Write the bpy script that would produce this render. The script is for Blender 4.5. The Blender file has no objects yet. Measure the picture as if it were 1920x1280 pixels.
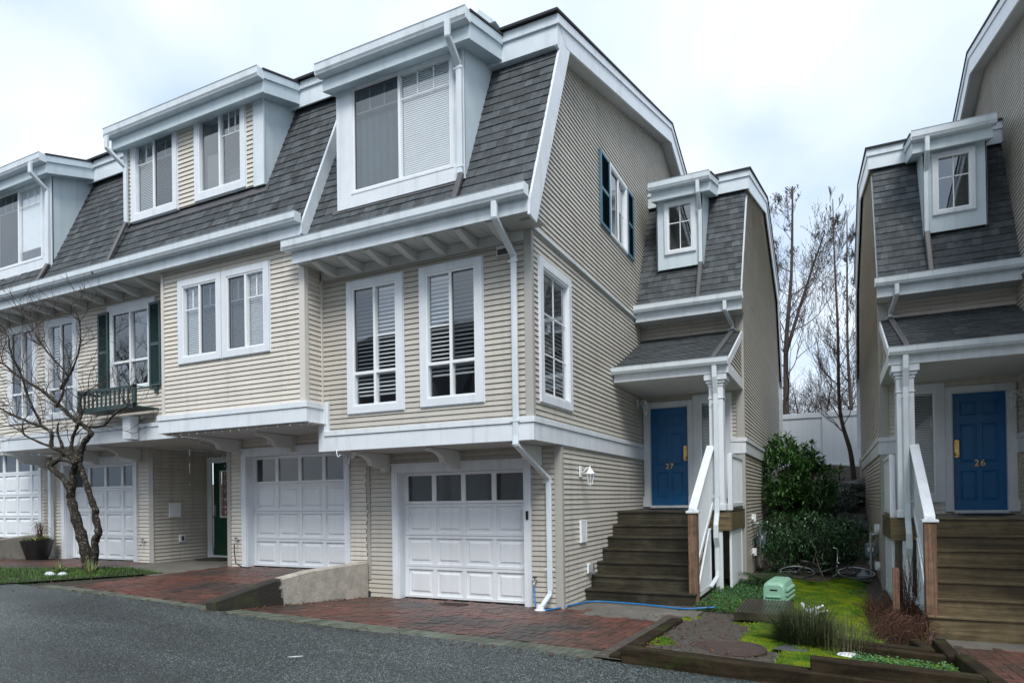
import bpy, bmesh, math, random
from mathutils import Vector, Matrix, noise as MN
random.seed(7)
SC = bpy.context.scene
COL = SC.collection
# ---------------------------------------------------------------- camera
F_PX, YAW, PITCH, ROLL, CY, EYE = 1234.96, 0.4543066, 0.0061373, -0.0143317, 928.41, 1.647
fwd = Vector((-math.sin(YAW)*math.cos(PITCH), math.cos(YAW)*math.cos(PITCH), math.sin(PITCH)))
rgt = Vector((math.cos(YAW), math.sin(YAW), 0)); upv = rgt.cross(fwd)
R2 = rgt*math.cos(ROLL)+upv*math.sin(ROLL); U2 = -rgt*math.sin(ROLL)+upv*math.cos(ROLL)
cam = bpy.data.cameras.new("camera"); co = bpy.data.objects.new("camera", cam); COL.objects.link(co)
cam.sensor_fit = 'HORIZONTAL'; cam.sensor_width = 36; cam.lens = F_PX/1920*36
cam.shift_y = (CY-640)/1920; cam.clip_end = 1500; cam.clip_start = .05
M4 = Matrix((R2, U2, -fwd)).transposed().to_4x4(); M4.translation = Vector((0, 0, EYE)); co.matrix_world = M4
SC.camera = co
# ---------------------------------------------------------------- sky and light (overcast)
SUN_EL, SUN_AZ = math.radians(50), math.radians(152)      # azimuth clockwise from +Y
w = bpy.data.worlds.new("World"); SC.world = w; w.use_nodes = True
nt = w.node_tree; nt.nodes.clear()
def N(nt, t, **k):
    n = nt.nodes.new(t)
    for a, b in k.items(): setattr(n, a, b)
    return n
out = N(nt, 'ShaderNodeOutputWorld'); bg1 = N(nt, 'ShaderNodeBackground'); bg2 = N(nt, 'ShaderNodeBackground')
sky = N(nt, 'ShaderNodeTexSky', sky_type='NISHITA', sun_disc=False, sun_elevation=SUN_EL, sun_rotation=SUN_AZ)
bg1.inputs[1].default_value = .10; nt.links.new(sky.outputs[0], bg1.inputs[0])
tc = N(nt, 'ShaderNodeTexCoord'); mp = N(nt, 'ShaderNodeMapping'); mp.inputs['Scale'].default_value = (1, 1, 1.7)
mp.inputs['Location'].default_value = (.35, .2, .1)
nz = N(nt, 'ShaderNodeTexNoise'); nz.inputs['Scale'].default_value = 2.3; nz.inputs['Detail'].default_value = 5
nz.inputs['Roughness'].default_value = .42; nz.inputs['Distortion'].default_value = .4
cr = N(nt, 'ShaderNodeValToRGB'); e = cr.color_ramp.elements
e[0].position = .36; e[0].color = (.42, .53, .68, 1); e[1].position = .60; e[1].color = (.72, .77, .82, 1)
nt.links.new(tc.outputs['Generated'], mp.inputs[0]); nt.links.new(mp.outputs[0], nz.inputs['Vector']); nt.links.new(nz.outputs[0], cr.inputs[0])
nt.links.new(cr.outputs[0], bg2.inputs[0]); bg2.inputs[1].default_value = .80
mx = N(nt, 'ShaderNodeMixShader'); mx.inputs[0].default_value = .93
nt.links.new(bg1.outputs[0], mx.inputs[1]); nt.links.new(bg2.outputs[0], mx.inputs[2]); nt.links.new(mx.outputs[0], out.inputs[0])
sl = bpy.data.lights.new("sun", 'SUN'); sl.energy = 1.5; sl.angle = math.radians(25); sl.color = (1, .96, .9)
so = bpy.data.objects.new("sun", sl); COL.objects.link(so)
sd = Vector((math.sin(SUN_AZ)*math.cos(SUN_EL), math.cos(SUN_AZ)*math.cos(SUN_EL), math.sin(SUN_EL)))
so.rotation_euler = sd.to_track_quat('Z', 'Y').to_euler(); so.location = (0, -5, 30)
SC.view_settings.view_transform = 'Standard'; SC.view_settings.look = 'None'; SC.view_settings.exposure = .98
SC.view_settings.gamma = 1
# ---------------------------------------------------------------- materials
def M(name, base, rough=.6, var=.08, vs=3., bump=0., bs=60., metal=0., attr=0., streak=0., spec=.5, dirt=None, grain=None):
    m = bpy.data.materials.new(name); m.use_nodes = True; t = m.node_tree; b = t.nodes['Principled BSDF']
    b.inputs['Roughness'].default_value = rough; b.inputs['Metallic'].default_value = metal
    b.inputs['Specular IOR Level'].default_value = spec
    c = N(t, 'ShaderNodeTexCoord'); n = N(t, 'ShaderNodeTexNoise'); n.inputs['Scale'].default_value = vs
    n.inputs['Detail'].default_value = 6; n.inputs['Roughness'].default_value = .65
    t.links.new(c.outputs['Object'], n.inputs['Vector'])
    r = N(t, 'ShaderNodeMapRange'); r.inputs['From Min'].default_value = .3; r.inputs['From Max'].default_value = .7
    r.inputs['To Min'].default_value = 1-var; r.inputs['To Max'].default_value = 1+var
    t.links.new(n.outputs[0], r.inputs[0]); fac = r.outputs[0]
    def mul(a, bb):
        q = N(t, 'ShaderNodeMath', operation='MULTIPLY'); t.links.new(a, q.inputs[0]); t.links.new(bb, q.inputs[1]); return q.outputs[0]
    if attr:
        a = N(t, 'ShaderNodeAttribute', attribute_name='Col'); r2 = N(t, 'ShaderNodeMapRange')
        r2.inputs['To Min'].default_value = 1-attr; r2.inputs['To Max'].default_value = 1+attr
        t.links.new(a.outputs['Fac'], r2.inputs[0]); fac = mul(fac, r2.outputs[0])
    if grain:
        mg = N(t, 'ShaderNodeMapping'); mg.inputs['Scale'].default_value = grain; t.links.new(c.outputs['Object'], mg.inputs[0])
        ng = N(t, 'ShaderNodeTexNoise'); ng.inputs['Scale'].default_value = 1; ng.inputs['Detail'].default_value = 5; ng.inputs['Distortion'].default_value = .6
        t.links.new(mg.outputs[0], ng.inputs['Vector']); rg = N(t, 'ShaderNodeMapRange'); rg.inputs['From Min'].default_value = .32; rg.inputs['From Max'].default_value = .68
        rg.inputs['To Min'].default_value = .55; rg.inputs['To Max'].default_value = 1.45; t.links.new(ng.outputs[0], rg.inputs[0]); fac = mul(fac, rg.outputs[0])
    if streak:
        mp = N(t, 'ShaderNodeMapping'); mp.inputs['Scale'].default_value = (9, 9, .5)
        t.links.new(c.outputs['Object'], mp.inputs[0]); n3 = N(t, 'ShaderNodeTexNoise'); n3.inputs['Scale'].default_value = 1
        n3.inputs['Detail'].default_value = 4; t.links.new(mp.outputs[0], n3.inputs['Vector'])
        r3 = N(t, 'ShaderNodeMapRange'); r3.inputs['From Min'].default_value = .52; r3.inputs['From Max'].default_value = .75
        r3.inputs['To Min'].default_value = 1; r3.inputs['To Max'].default_value = 1-streak
        t.links.new(n3.outputs[0], r3.inputs[0]); fac = mul(fac, r3.outputs[0])
    v = N(t, 'ShaderNodeVectorMath', operation='SCALE'); v.inputs[0].default_value = base[:3]
    t.links.new(fac, v.inputs['Scale']); colr = v.outputs[0]
    if dirt:                                                  # (colour, scale, low, high) stains
        n4 = N(t, 'ShaderNodeTexNoise'); n4.inputs['Scale'].default_value = dirt[1]; n4.inputs['Detail'].default_value = 7
        n4.inputs['Roughness'].default_value = .7
        t.links.new(c.outputs['Object'], n4.inputs['Vector']); r4 = N(t, 'ShaderNodeMapRange')
        r4.inputs['From Min'].default_value = dirt[2]; r4.inputs['From Max'].default_value = dirt[3]
        t.links.new(n4.outputs[0], r4.inputs[0]); mm = N(t, 'ShaderNodeMix', data_type='RGBA')
        t.links.new(r4.outputs[0], mm.inputs[0]); t.links.new(colr, mm.inputs[6]); mm.inputs[7].default_value = (*dirt[0], 1)
        colr = mm.outputs[2]
    t.links.new(colr, b.inputs['Base Color'])
    if bump:
        n2 = N(t, 'ShaderNodeTexNoise'); n2.inputs['Scale'].default_value = bs; n2.inputs['Detail'].default_value = 5
        t.links.new(c.outputs['Object'], n2.inputs['Vector']); bp = N(t, 'ShaderNodeBump'); bp.inputs['Strength'].default_value = bump
        bp.inputs['Distance'].default_value = .01; t.links.new(n2.outputs[0], bp.inputs['Height']); t.links.new(bp.outputs[0], b.inputs['Normal'])
    return m
def glass_mat(name, tint, ior, rough=.0):
    m = bpy.data.materials.new(name); m.use_nodes = True; t = m.node_tree; t.nodes.clear()
    o = N(t, 'ShaderNodeOutputMaterial'); tr = N(t, 'ShaderNodeBsdfTransparent'); gl = N(t, 'ShaderNodeBsdfGlossy')
    tr.inputs[0].default_value = (*tint, 1); gl.inputs['Roughness'].default_value = rough; gl.inputs[0].default_value = (.92, .96, 1, 1)
    lw = N(t, 'ShaderNodeLayerWeight'); lw.inputs[0].default_value = .5; pw5 = N(t, 'ShaderNodeMath', operation='POWER'); pw5.inputs[1].default_value = 4.0
    r0 = ((ior-1)/(ior+1))**2*1.6; fr = N(t, 'ShaderNodeMath', operation='MULTIPLY_ADD'); fr.inputs[1].default_value = 1-r0; fr.inputs[2].default_value = r0
    t.links.new(lw.outputs['Facing'], pw5.inputs[0]); t.links.new(pw5.outputs[0], fr.inputs[0]); x = N(t, 'ShaderNodeMixShader')
    c = N(t, 'ShaderNodeTexCoord'); n = N(t, 'ShaderNodeTexNoise'); n.inputs['Scale'].default_value = 1.3
    bp = N(t, 'ShaderNodeBump'); bp.inputs['Strength'].default_value = .04; bp.inputs['Distance'].default_value = .05
    t.links.new(c.outputs['Object'], n.inputs['Vector']); t.links.new(n.outputs[0], bp.inputs['Height'])
    t.links.new(bp.outputs[0], gl.inputs['Normal'])
    t.links.new(fr.outputs[0], x.inputs[0]); t.links.new(tr.outputs[0], x.inputs[1]); t.links.new(gl.outputs[0], x.inputs[2])
    t.links.new(x.outputs[0], o.inputs[0]); return m
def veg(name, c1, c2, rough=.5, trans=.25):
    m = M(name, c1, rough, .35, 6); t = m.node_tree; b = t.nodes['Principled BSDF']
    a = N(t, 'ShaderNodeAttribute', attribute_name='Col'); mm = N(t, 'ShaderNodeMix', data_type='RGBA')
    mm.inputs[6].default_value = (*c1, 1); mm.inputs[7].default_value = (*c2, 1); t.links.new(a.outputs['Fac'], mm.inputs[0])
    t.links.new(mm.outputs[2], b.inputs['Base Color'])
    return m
mt = {}
mt['siding_a'] = M('greige_vinyl_siding', (.485, .462, .412), .42, .05, 1.2, .05, 90, attr=.09, streak=.12)
mt['siding_b'] = M('cream_vinyl_siding', (.65, .61, .545), .42, .05, 1.2, .05, 90, attr=.08, streak=.12)
mt['siding_side'] = M('brightened_weathered_siding', (.55, .522, .465), .42, .06, 1.0, .05, 90, attr=.09, streak=.18, dirt=((.30, .24, .18), .55, .60, .82))  # same vinyl as siding_a, stained; base lightened to imitate more light on side walls
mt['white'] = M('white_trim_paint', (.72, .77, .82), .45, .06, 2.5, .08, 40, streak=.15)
mt['gutter'] = M('white_enamel_gutter', (.66, .73, .78), .28, .07, 3, .0, 40, streak=.18)
mt['panel'] = M('painted_dormer_panel', (.57, .665, .715), .5, .05, 1.5, .05, 60, streak=.12)
mt['door_white'] = M('white_garage_door_paint', (.78, .82, .86), .4, .04, 2.0, .04, 50, streak=.08)
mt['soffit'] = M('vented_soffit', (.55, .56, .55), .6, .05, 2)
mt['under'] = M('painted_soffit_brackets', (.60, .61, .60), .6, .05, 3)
mt['post'] = M('taupe_corner_trim', (.40, .395, .37), .5, .04, 2)
mt['cream_post'] = M('cream_corner_trim', (.63, .61, .57), .45, .04, 2)
mt['shingle'] = M('asphalt_shingle', (.068, .079, .087), .82, .30, 9, .6, 220, attr=.50, streak=.2)
mt['shingle_dark'] = M('dark_roofing_felt', (.03, .032, .036), .9, .2, 5)
mt['shutter_green'] = M('dark_green_shutter', (.032, .068, .070), .45, .12, 5)
mt['shutter_blue'] = M('blue_shutter', (.080, .165, .225), .45, .12, 5)
mt['blue'] = M('blue_door_paint', (.004, .115, .30), .28, .1, 4, .05, 60)
mt['green'] = M('green_door_paint', (.005, .055, .030), .35, .1, 4)
mt['brass'] = M('polished_brass', (.75, .50, .18), .22, .1, 20, metal=1)
mt['steel'] = M('galvanised_steel', (.42, .47, .50), .4, .15, 8, metal=.7)
mt['vinylw'] = M('white_vinyl_frame', (.82, .85, .88), .35, .03, 4)
mt['blind'] = M('white_blind_slats', (.78, .82, .85), .5, .05, 6)
mt['curtain'] = M('pale_curtain', (.34, .42, .45), .8, .12, 3)
mt['screen'] = glass_mat('insect_screen_glass', (.44, .47, .49), 1.8)
mt['glass'] = glass_mat('window_glass', (.96, .98, .98), 2.1)
mt['gglass'] = glass_mat('dusty_garage_glass', (.75, .78, .78), 1.5)
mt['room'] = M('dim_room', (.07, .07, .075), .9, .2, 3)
mt['dark_grey'] = M('grey_downpipe', (.09, .09, .095), .45, .15, 4)
mt['wood'] = M('wet_weathered_wood', (.036, .032, .021), .30, .45, 3, .35, 70, attr=.3, grain=(1.2, 26, 26), dirt=((.10, .10, .075), 2.3, .52, .85))
mt['wood_new'] = M('damp_brown_timber', (.125, .096, .052), .33, .35, 4, .35, 70, attr=.35, grain=(1.2, 24, 24), dirt=((.05, .05, .03), 1.8, .5, .8))
mt['post_wood'] = M('cracked_post_timber', (.16, .095, .060), .75, .4, 8, .6, 80, streak=.3, grain=(34, 34, 1.3))
mt['timber'] = M('mossy_railway_timber', (.026, .019, .011), .9, .45, 4, .6, 60, dirt=((.035, .06, .012), 2.2, .55, .75), spec=.15, grain=(2, 20, 20))
mt['brick'] = M('red_brick_paver', (.165, .064, .046), .42, .35, 1.7, .35, 120, attr=.38, dirt=((.045, .042, .038), .9, .38, .62))
mt['brick_grey'] = M('grey_edge_paver', (.105, .120, .092), .6, .25, 3, .35, 120, attr=.3)
mt['mortar'] = M('dark_joint_sand', (.030, .032, .020), .85, .3, 8)
mt['concrete'] = M('aged_concrete', (.28, .27, .24), .75, .22, 2.2, .5, 45, dirt=((.07, .065, .055), 3.0, .52, .72))
mt['concrete_d'] = M('dark_mossy_concrete', (.055, .048, .042), .7, .35, 4, .6, 60, dirt=((.05, .075, .012), 3, .58, .74))
mt['slab'] = M('damp_exposed_slab', (.15, .142, .125), .6, .25, 2.5, .4, 150)
mt['soil'] = M('dark_damp_soil', (.035, .028, .020), .85, .4, 6, 1., 40)
mt['gravel'] = M('dark_gravel_soil', (.062, .052, .042), .8, .55, 30, 1., 90, dirt=((.12, .115, .10), 12, .52, .7))
mt['moss'] = M('moss_carpet', (.034, .095, .008), .95, .6, 7, 1., 120, spec=.1, dirt=((.17, .22, .008), 2.1, .42, .64))
mt['bark'] = M('lichen_bark', (.030, .024, .020), .9, .4, 12, 1., 60, spec=.2, dirt=((.17, .185, .15), 24.0, .54, .62))
mt['bark_d'] = M('dark_bark', (.062, .047, .040), .85, .4, 12, .8, 60)
mt['rock'] = M('dark_wet_rock', (.075, .08, .085), .6, .4, 3, 1., 20)
mt['black'] = M('black_plastic', (.012, .012, .013), .4, .2, 10)
mt['iron'] = M('rusty_cast_iron', (.055, .035, .028), .6, .4, 20, .6, 120)
mt['hose'] = M('blue_garden_hose', (.012, .16, .40), .35, .1, 10)
mt['util'] = M('sage_green_plastic', (.25, .46, .34), .42, .1, 3, .05, 60, dirt=((.10, .16, .10), 3, .6, .85))
mt['meter'] = M('grey_blue_meter', (.16, .21, .25), .45, .2, 10)
mt['fence'] = M('white_vinyl_fence', (.66, .72, .78), .5, .05, 1, streak=.08)
mt['amber'] = M('amber_curtain', (.45, .16, .03), .8, .1, 5)
mt['cable'] = M('dark_cable', (.02, .02, .02), .5, .1, 10)
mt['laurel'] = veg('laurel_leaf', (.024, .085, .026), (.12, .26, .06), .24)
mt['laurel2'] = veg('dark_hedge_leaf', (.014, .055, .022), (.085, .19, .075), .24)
mt['fern'] = veg('fern_frond', (.02, .06, .015), (.05, .12, .035), .5)
mt['grass'] = veg('grass_blade', (.02, .07, .008), (.07, .17, .015), .55)
mt['mossb'] = veg('moss_tuft', (.05, .12, .006), (.24, .32, .01), .8)
mt['cover'] = veg('ground_cover_leaf', (.02, .09, .02), (.08, .2, .06), .5)
mt['rush'] = veg('rush_blade', (.014, .036, .010), (.10, .105, .045), .7)
mt['dry'] = veg('dead_brown_stem', (.028, .012, .009), (.12, .050, .028), .8)
mt['pale'] = veg('variegated_blade', (.08, .15, .05), (.40, .42, .18), .6)
mt['leafy'] = veg('withered_leaf', (.02, .02, .012), (.07, .06, .03), .7)
mt['fallen'] = veg('fallen_leaf', (.05, .025, .014), (.17, .075, .03), .7)
# asphalt: dark binder with pale grit
def asphalt():
    m = bpy.data.materials.new('wet_asphalt'); m.use_nodes = True; t = m.node_tree; b = t.nodes['Principled BSDF']
    c = N(t, 'ShaderNodeTexCoord'); vo = N(t, 'ShaderNodeTexVoronoi'); vo.inputs['Scale'].default_value = 125
    n = N(t, 'ShaderNodeTexNoise'); n.inputs['Scale'].default_value = .55; n.inputs['Detail'].default_value = 5
    n2 = N(t, 'ShaderNodeTexNoise'); n2.inputs['Scale'].default_value = 70; n2.inputs['Detail'].default_value = 4
    for q in (vo, n, n2): t.links.new(c.outputs['Object'], q.inputs['Vector'])
    cr = N(t, 'ShaderNodeValToRGB'); e = cr.color_ramp.elements
    e[0].position = .15; e[0].color = (.012, .016, .017, 1); e[1].position = .97; e[1].color = (.30, .34, .33, 1)
    x = cr.color_ramp.elements.new(.60); x.color = (.036, .047, .049, 1); x = cr.color_ramp.elements.new(.84); x.color = (.075, .092, .092, 1)
    sep = N(t, 'ShaderNodeSeparateColor'); t.links.new(vo.outputs['Color'], sep.inputs[0]); t.links.new(sep.outputs[0], cr.inputs[0])
    r = N(t, 'ShaderNodeMapRange'); r.inputs['From Min'].default_value = .3; r.inputs['From Max'].default_value = .7
    r.inputs['To Min'].default_value = .72; r.inputs['To Max'].default_value = 1.18; t.links.new(n.outputs[0], r.inputs[0])
    mpp = N(t, 'ShaderNodeMapping'); mpp.inputs['Scale'].default_value = (.16, 1.3, 1); mpp.inputs['Rotation'].default_value = (0, 0, .05)
    n7 = N(t, 'ShaderNodeTexNoise'); n7.inputs['Scale'].default_value = 1.0; n7.inputs['Detail'].default_value = 3
    t.links.new(c.outputs['Object'], mpp.inputs[0]); t.links.new(mpp.outputs[0], n7.inputs['Vector'])
    r7 = N(t, 'ShaderNodeMapRange'); r7.inputs['From Min'].default_value = .35; r7.inputs['From Max'].default_value = .65; r7.inputs['To Min'].default_value = .72; r7.inputs['To Max'].default_value = 1.15
    t.links.new(n7.outputs[0], r7.inputs[0]); m7 = N(t, 'ShaderNodeMath', operation='MULTIPLY'); t.links.new(r.outputs[0], m7.inputs[0]); t.links.new(r7.outputs[0], m7.inputs[1]); r = m7
    v = N(t, 'ShaderNodeVectorMath', operation='SCALE'); t.links.new(cr.outputs[0], v.inputs[0]); t.links.new(r.outputs[0], v.inputs['Scale'])
    t.links.new(v.outputs[0], b.inputs['Base Color'])
    r2 = N(t, 'ShaderNodeMapRange'); r2.inputs['To Min'].default_value = .62; r2.inputs['To Max'].default_value = .38
    t.links.new(n.outputs[0], r2.inputs[0]); t.links.new(r2.outputs[0], b.inputs['Roughness'])
    bp = N(t, 'ShaderNodeBump'); bp.inputs['Strength'].default_value = .8; bp.inputs['Distance'].default_value = .006
    ad = N(t, 'ShaderNodeMath', operation='ADD'); t.links.new(n2.outputs[0], ad.inputs[0]); t.links.new(sep.outputs[0], ad.inputs[1])
    t.links.new(ad.outputs[0], bp.inputs['Height']); t.links.new(bp.outputs[0], b.inputs['Normal']); return m
mt['asphalt'] = asphalt()
# half bare, half patched retaining wall face: pale render patch with a ragged edge (Y of object space)
def patched():
    m = M('patched_concrete', (.44, .41, .36), .8, .25, 6, .9, 30); t = m.node_tree; b = t.nodes['Principled BSDF']
    src = b.inputs['Base Color'].links[0].from_socket
    c = N(t, 'ShaderNodeTexCoord'); s = N(t, 'ShaderNodeSeparateXYZ'); t.links.new(c.outputs['Object'], s.inputs[0])
    n = N(t, 'ShaderNodeTexNoise'); n.inputs['Scale'].default_value = 4; n.inputs['Detail'].default_value = 6
    t.links.new(c.outputs['Object'], n.inputs['Vector'])
    a = N(t, 'ShaderNodeMath', operation='MULTIPLY_ADD'); a.inputs[1].default_value = .5; t.links.new(n.outputs[0], a.inputs[0]); t.links.new(s.outputs[1], a.inputs[2])
    r = N(t, 'ShaderNodeMapRange'); r.inputs['From Min'].default_value = .25; r.inputs['From Max'].default_value = .28
    t.links.new(a.outputs[0], r.inputs[0]); mm = N(t, 'ShaderNodeMix', data_type='RGBA'); t.links.new(r.outputs[0], mm.inputs[0])
    n5 = N(t, 'ShaderNodeTexNoise'); n5.inputs['Scale'].default_value = 3; t.links.new(c.outputs['Object'], n5.inputs['Vector'])
    cr = N(t, 'ShaderNodeValToRGB'); cr.color_ramp.elements[0].position = .54; cr.color_ramp.elements[0].color = (.030, .026, .022, 1)
    cr.color_ramp.elements[1].position = .80; cr.color_ramp.elements[1].color = (.05, .065, .02, 1); t.links.new(n5.outputs[0], cr.inputs[0])
    t.links.new(cr.outputs[0], mm.inputs[6]); t.links.new(src, mm.inputs[7]); t.links.new(mm.outputs[2], b.inputs['Base Color']); return m
mt['patched'] = patched()
# ---------------------------------------------------------------- geometry helpers
XF = {'mir': False, 'dz': 0.}
def xf(p):
    x, y, z = p
    return (-.8-x, y, z+XF['dz']) if XF['mir'] else (x, y, z+XF['dz'])
def front(Y0): return lambda u, v, w: (u, Y0-w, v)          # facade looking at -Y
def side(X0): return lambda u, v, w: (X0+w, u, v)            # wall looking at +X
def slope(y0, z0, k):                                        # roof plane rising to +Y, v measured along the slope
    n = math.hypot(k, 1)
    return lambda u, v, w: (u, y0+v*k/n-w/n, z0+v/n+w*k/n)
class MB:
    def __init__(s, F=None): s.v = []; s.f = []; s.m = []; s.c = []; s.F = F; s.u = False
    def add(s, pts, faces, mi=0, col=.5):
        o = len(s.v); s.v += [s.F(*p) if s.F else tuple(p) for p in pts]
        for f in faces: s.f.append([i+o for i in f]); s.m.append(mi); s.c.append(col)
        if col != .5: s.u = True
        return s
    def box(s, a0, a1, b0, b1, c0, c1, mi=0, col=.5):
        P = [(a, b, c) for a in (a0, a1) for b in (b0, b1) for c in (c0, c1)]
        return s.add(P, [(0, 1, 3, 2), (4, 6, 7, 5), (0, 4, 5, 1), (2, 3, 7, 6), (0, 2, 6, 4), (1, 5, 7, 3)], mi, col)
    def quad(s, *p, mi=0, col=.5): return s.add(p, [tuple(range(len(p)))], mi, col)
    def prism(s, poly, ax, a, b, mi=0, col=.5):
        n = len(poly)
        def pt(q, t):
            l = list(q); l.insert(ax, t); return tuple(l)
        P = [pt(q, a) for q in poly]+[pt(q, b) for q in poly]
        return s.add(P, [tuple(range(n))[::-1], tuple(range(n, 2*n))]+[(i, (i+1) % n, n+(i+1) % n, n+i) for i in range(n)], mi, col)
    def frame(s, u0, u1, v0, v1, t, w0, w1, mi=0, tb=None):
        tb = t if tb is None else tb
        s.box(u0, u0+t, v0, v1, w0, w1, mi); s.box(u1-t, u1, v0, v1, w0, w1, mi)
        s.box(u0+t, u1-t, v1-t, v1, w0, w1-.0015, mi); s.box(u0+t, u1-t, v0, v0+tb, w0, w1-.0015, mi); return s
    def tube(s, pts, rad, n=6, mi=0, col=.5):
        pts = [Vector(p) for p in pts]
        if not hasattr(rad, '__len__'): rad = [rad]*len(pts)
        P = []; ref = None
        for i, p in enumerate(pts):
            d = (pts[min(i+1, len(pts)-1)]-pts[max(i-1, 0)])
            if d.length < 1e-6: d = Vector((0, 0, 1))
            d.normalize()
            if ref is None: ref = d.orthogonal().normalized()
            ref = (ref-d*ref.dot(d))
            ref = ref.normalized() if ref.length > 1e-5 else d.orthogonal().normalized()
            b = d.cross(ref)
            for k in range(n):
                a = 2*math.pi*k/n; P.append(tuple(p+(ref*math.cos(a)+b*math.sin(a))*rad[i]))
        Fs = [(i*n+k, i*n+(k+1) % n, (i+1)*n+(k+1) % n, (i+1)*n+k) for i in range(len(pts)-1) for k in range(n)]
        Fs += [tuple(range(n))[::-1], tuple(range((len(pts)-1)*n, len(pts)*n))]
        return s.add(P, Fs, mi, col)
    def rtube(s, pts, wx, wy, mi=0):                           # rectangular pipe, path in world/local coords
        for i in range(len(pts)-1):
            a, b = Vector(pts[i]), Vector(pts[i+1]); d = (b-a).normalized(); a = a-d*wy*.3; b = b+d*wy*.3
            x = Vector((1, 0, 0)); x = (x-d*x.dot(d)); x = x.normalized() if x.length > .2 else Vector((0, 1, 0)); y = d.cross(x)
            P = [tuple(q+x*sx*wx/2+y*sy*wy/2) for q in (a, b) for sx, sy in ((-1, -1), (1, -1), (1, 1), (-1, 1))]
            s.add(P, [(3, 2, 1, 0), (4, 5, 6, 7), (0, 1, 5, 4), (1, 2, 6, 5), (2, 3, 7, 6), (3, 0, 4, 7)], mi)
        return s
    def lathe(s, c, prof, n=16, mi=0):
        P = [(c[0]+r*math.cos(2*math.pi*k/n), c[1]+r*math.sin(2*math.pi*k/n), c[2]+z) for r, z in prof for k in range(n)]
        Fs = [(i*n+k, i*n+(k+1) % n, (i+1)*n+(k+1) % n, (i+1)*n+k) for i in range(len(prof)-1) for k in range(n)]
        Fs += [tuple(range(n))[::-1], tuple(range((len(prof)-1)*n, len(prof)*n))]
        return s.add(P, Fs, mi)
    def build(s, name, mats, parent=None, smooth=False, bevel=0, ang=35):
        if not isinstance(mats, (list, tuple)): mats = [mats]
        me = bpy.data.meshes.new(name); base = Vector((0, 0, 0))
        q = parent
        while q is not None: base += Vector(q.location); q = q.parent
        vs = [xf(p) for p in s.v]; vs = [(a-base.x, b-base.y, c-base.z) for a, b, c in vs]
        fs = [f[::-1] for f in s.f] if XF['mir'] else s.f
        o0 = Vector((0, 0, 0))
        if parent is None and vs:
            o0 = Vector((sum(p[0] for p in vs)/len(vs), sum(p[1] for p in vs)/len(vs), min(p[2] for p in vs)))
            vs = [(a-o0.x, b-o0.y, c-o0.z) for a, b, c in vs]
        me.from_pydata(vs, [], fs)
        for x in mats: me.materials.append(mt[x])
        me.polygons.foreach_set('material_index', s.m)
        if True:
            ca = me.color_attributes.new('Col', 'FLOAT_COLOR', 'CORNER'); L = []
            for f, c in zip(s.f, s.c): L += [c, c, c, 1]*len(f)
            ca.data.foreach_set('color', L)
        if smooth:
            me.polygons.foreach_set('use_smooth', [True]*len(s.f))
        me.update(); o = bpy.data.objects.new(name, me); o.location = o0; COL.objects.link(o); o.parent = parent
        if bevel:
            b = o.modifiers.new('bevel', 'BEVEL'); b.width = bevel; b.segments = 1; b.limit_method = 'ANGLE'; b.angle_limit = math.radians(40)
        return o
def thing(name, label, cat, loc=(0, 0, 0), group=None):
    o = bpy.data.objects.new(name, None); COL.objects.link(o); o.location = xf(loc); o.empty_display_size = .2
    o['label'] = label; o['category'] = cat
    if group: o['group'] = group
    return o
def tag(o, label, cat, group=None, kind=None):
    o['label'] = label; o['category'] = cat
    if group: o['group'] = group
    if kind: o['kind'] = kind
    return o
def struct(o): o['kind'] = 'structure'; return o
def lerp(a, b, t): return a+(b-a)*t
def pw(x, tab):
    if x <= tab[0][0]: return tab[0][1]
    for (a, b), (c, d) in zip(tab, tab[1:]):
        if x <= c: return b+(d-b)*(x-a)/(c-a)
    return tab[-1][1]
def rnd(a, b): return random.uniform(a, b)
# ---------------------------------------------------------------- ground
GS = [(-60, 1.6), (-30, 1.05), (-17, .62), (-14, .44), (-10.3, .385), (-7.3, .25), (-1.8, .11), (1.1, .0), (10, -.2), (60, -.5)]
def gs(x): return pw(x, GS)
def sheet(xs, ys, zf, name, m, jit=0):
    b = MB(); n = len(xs)
    b.v = [(x, y, zf(x, y)) for y in ys for x in xs]
    for j in range(len(ys)-1):
        for i in range(n-1): b.f.append([j*n+i, j*n+i+1, (j+1)*n+i+1, (j+1)*n+i]); b.m.append(0); b.c.append(.5)
    return b.build(name, m, smooth=True)
def fr(a, b, n): return [a+(b-a)*i/n for i in range(n+1)]
struct(sheet([-600, -60, -18, 0, 20, 60, 600], [-600, -60, 0, 20, 40, 100, 700], lambda x, y: -.75, 'ground', 'soil'))
struct(sheet(sorted(set([-60, -40]+fr(-30, 12, 42)+[20, 60])), [-40, -20, -6, 0, 3, 4.5, 6.02], lambda x, y: gs(x)+.012*math.sin(x*1.3+y), 'asphalt_road', 'asphalt'))
def zA(x, y): return lerp(gs(x), -.01*max(0, x+3.6), min(1, max(0, (y-5.98)/3.2)))
def zB(x, y): return lerp(gs(x), .42, min(1, max(0, (y-5.98)/3.0)))
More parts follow.
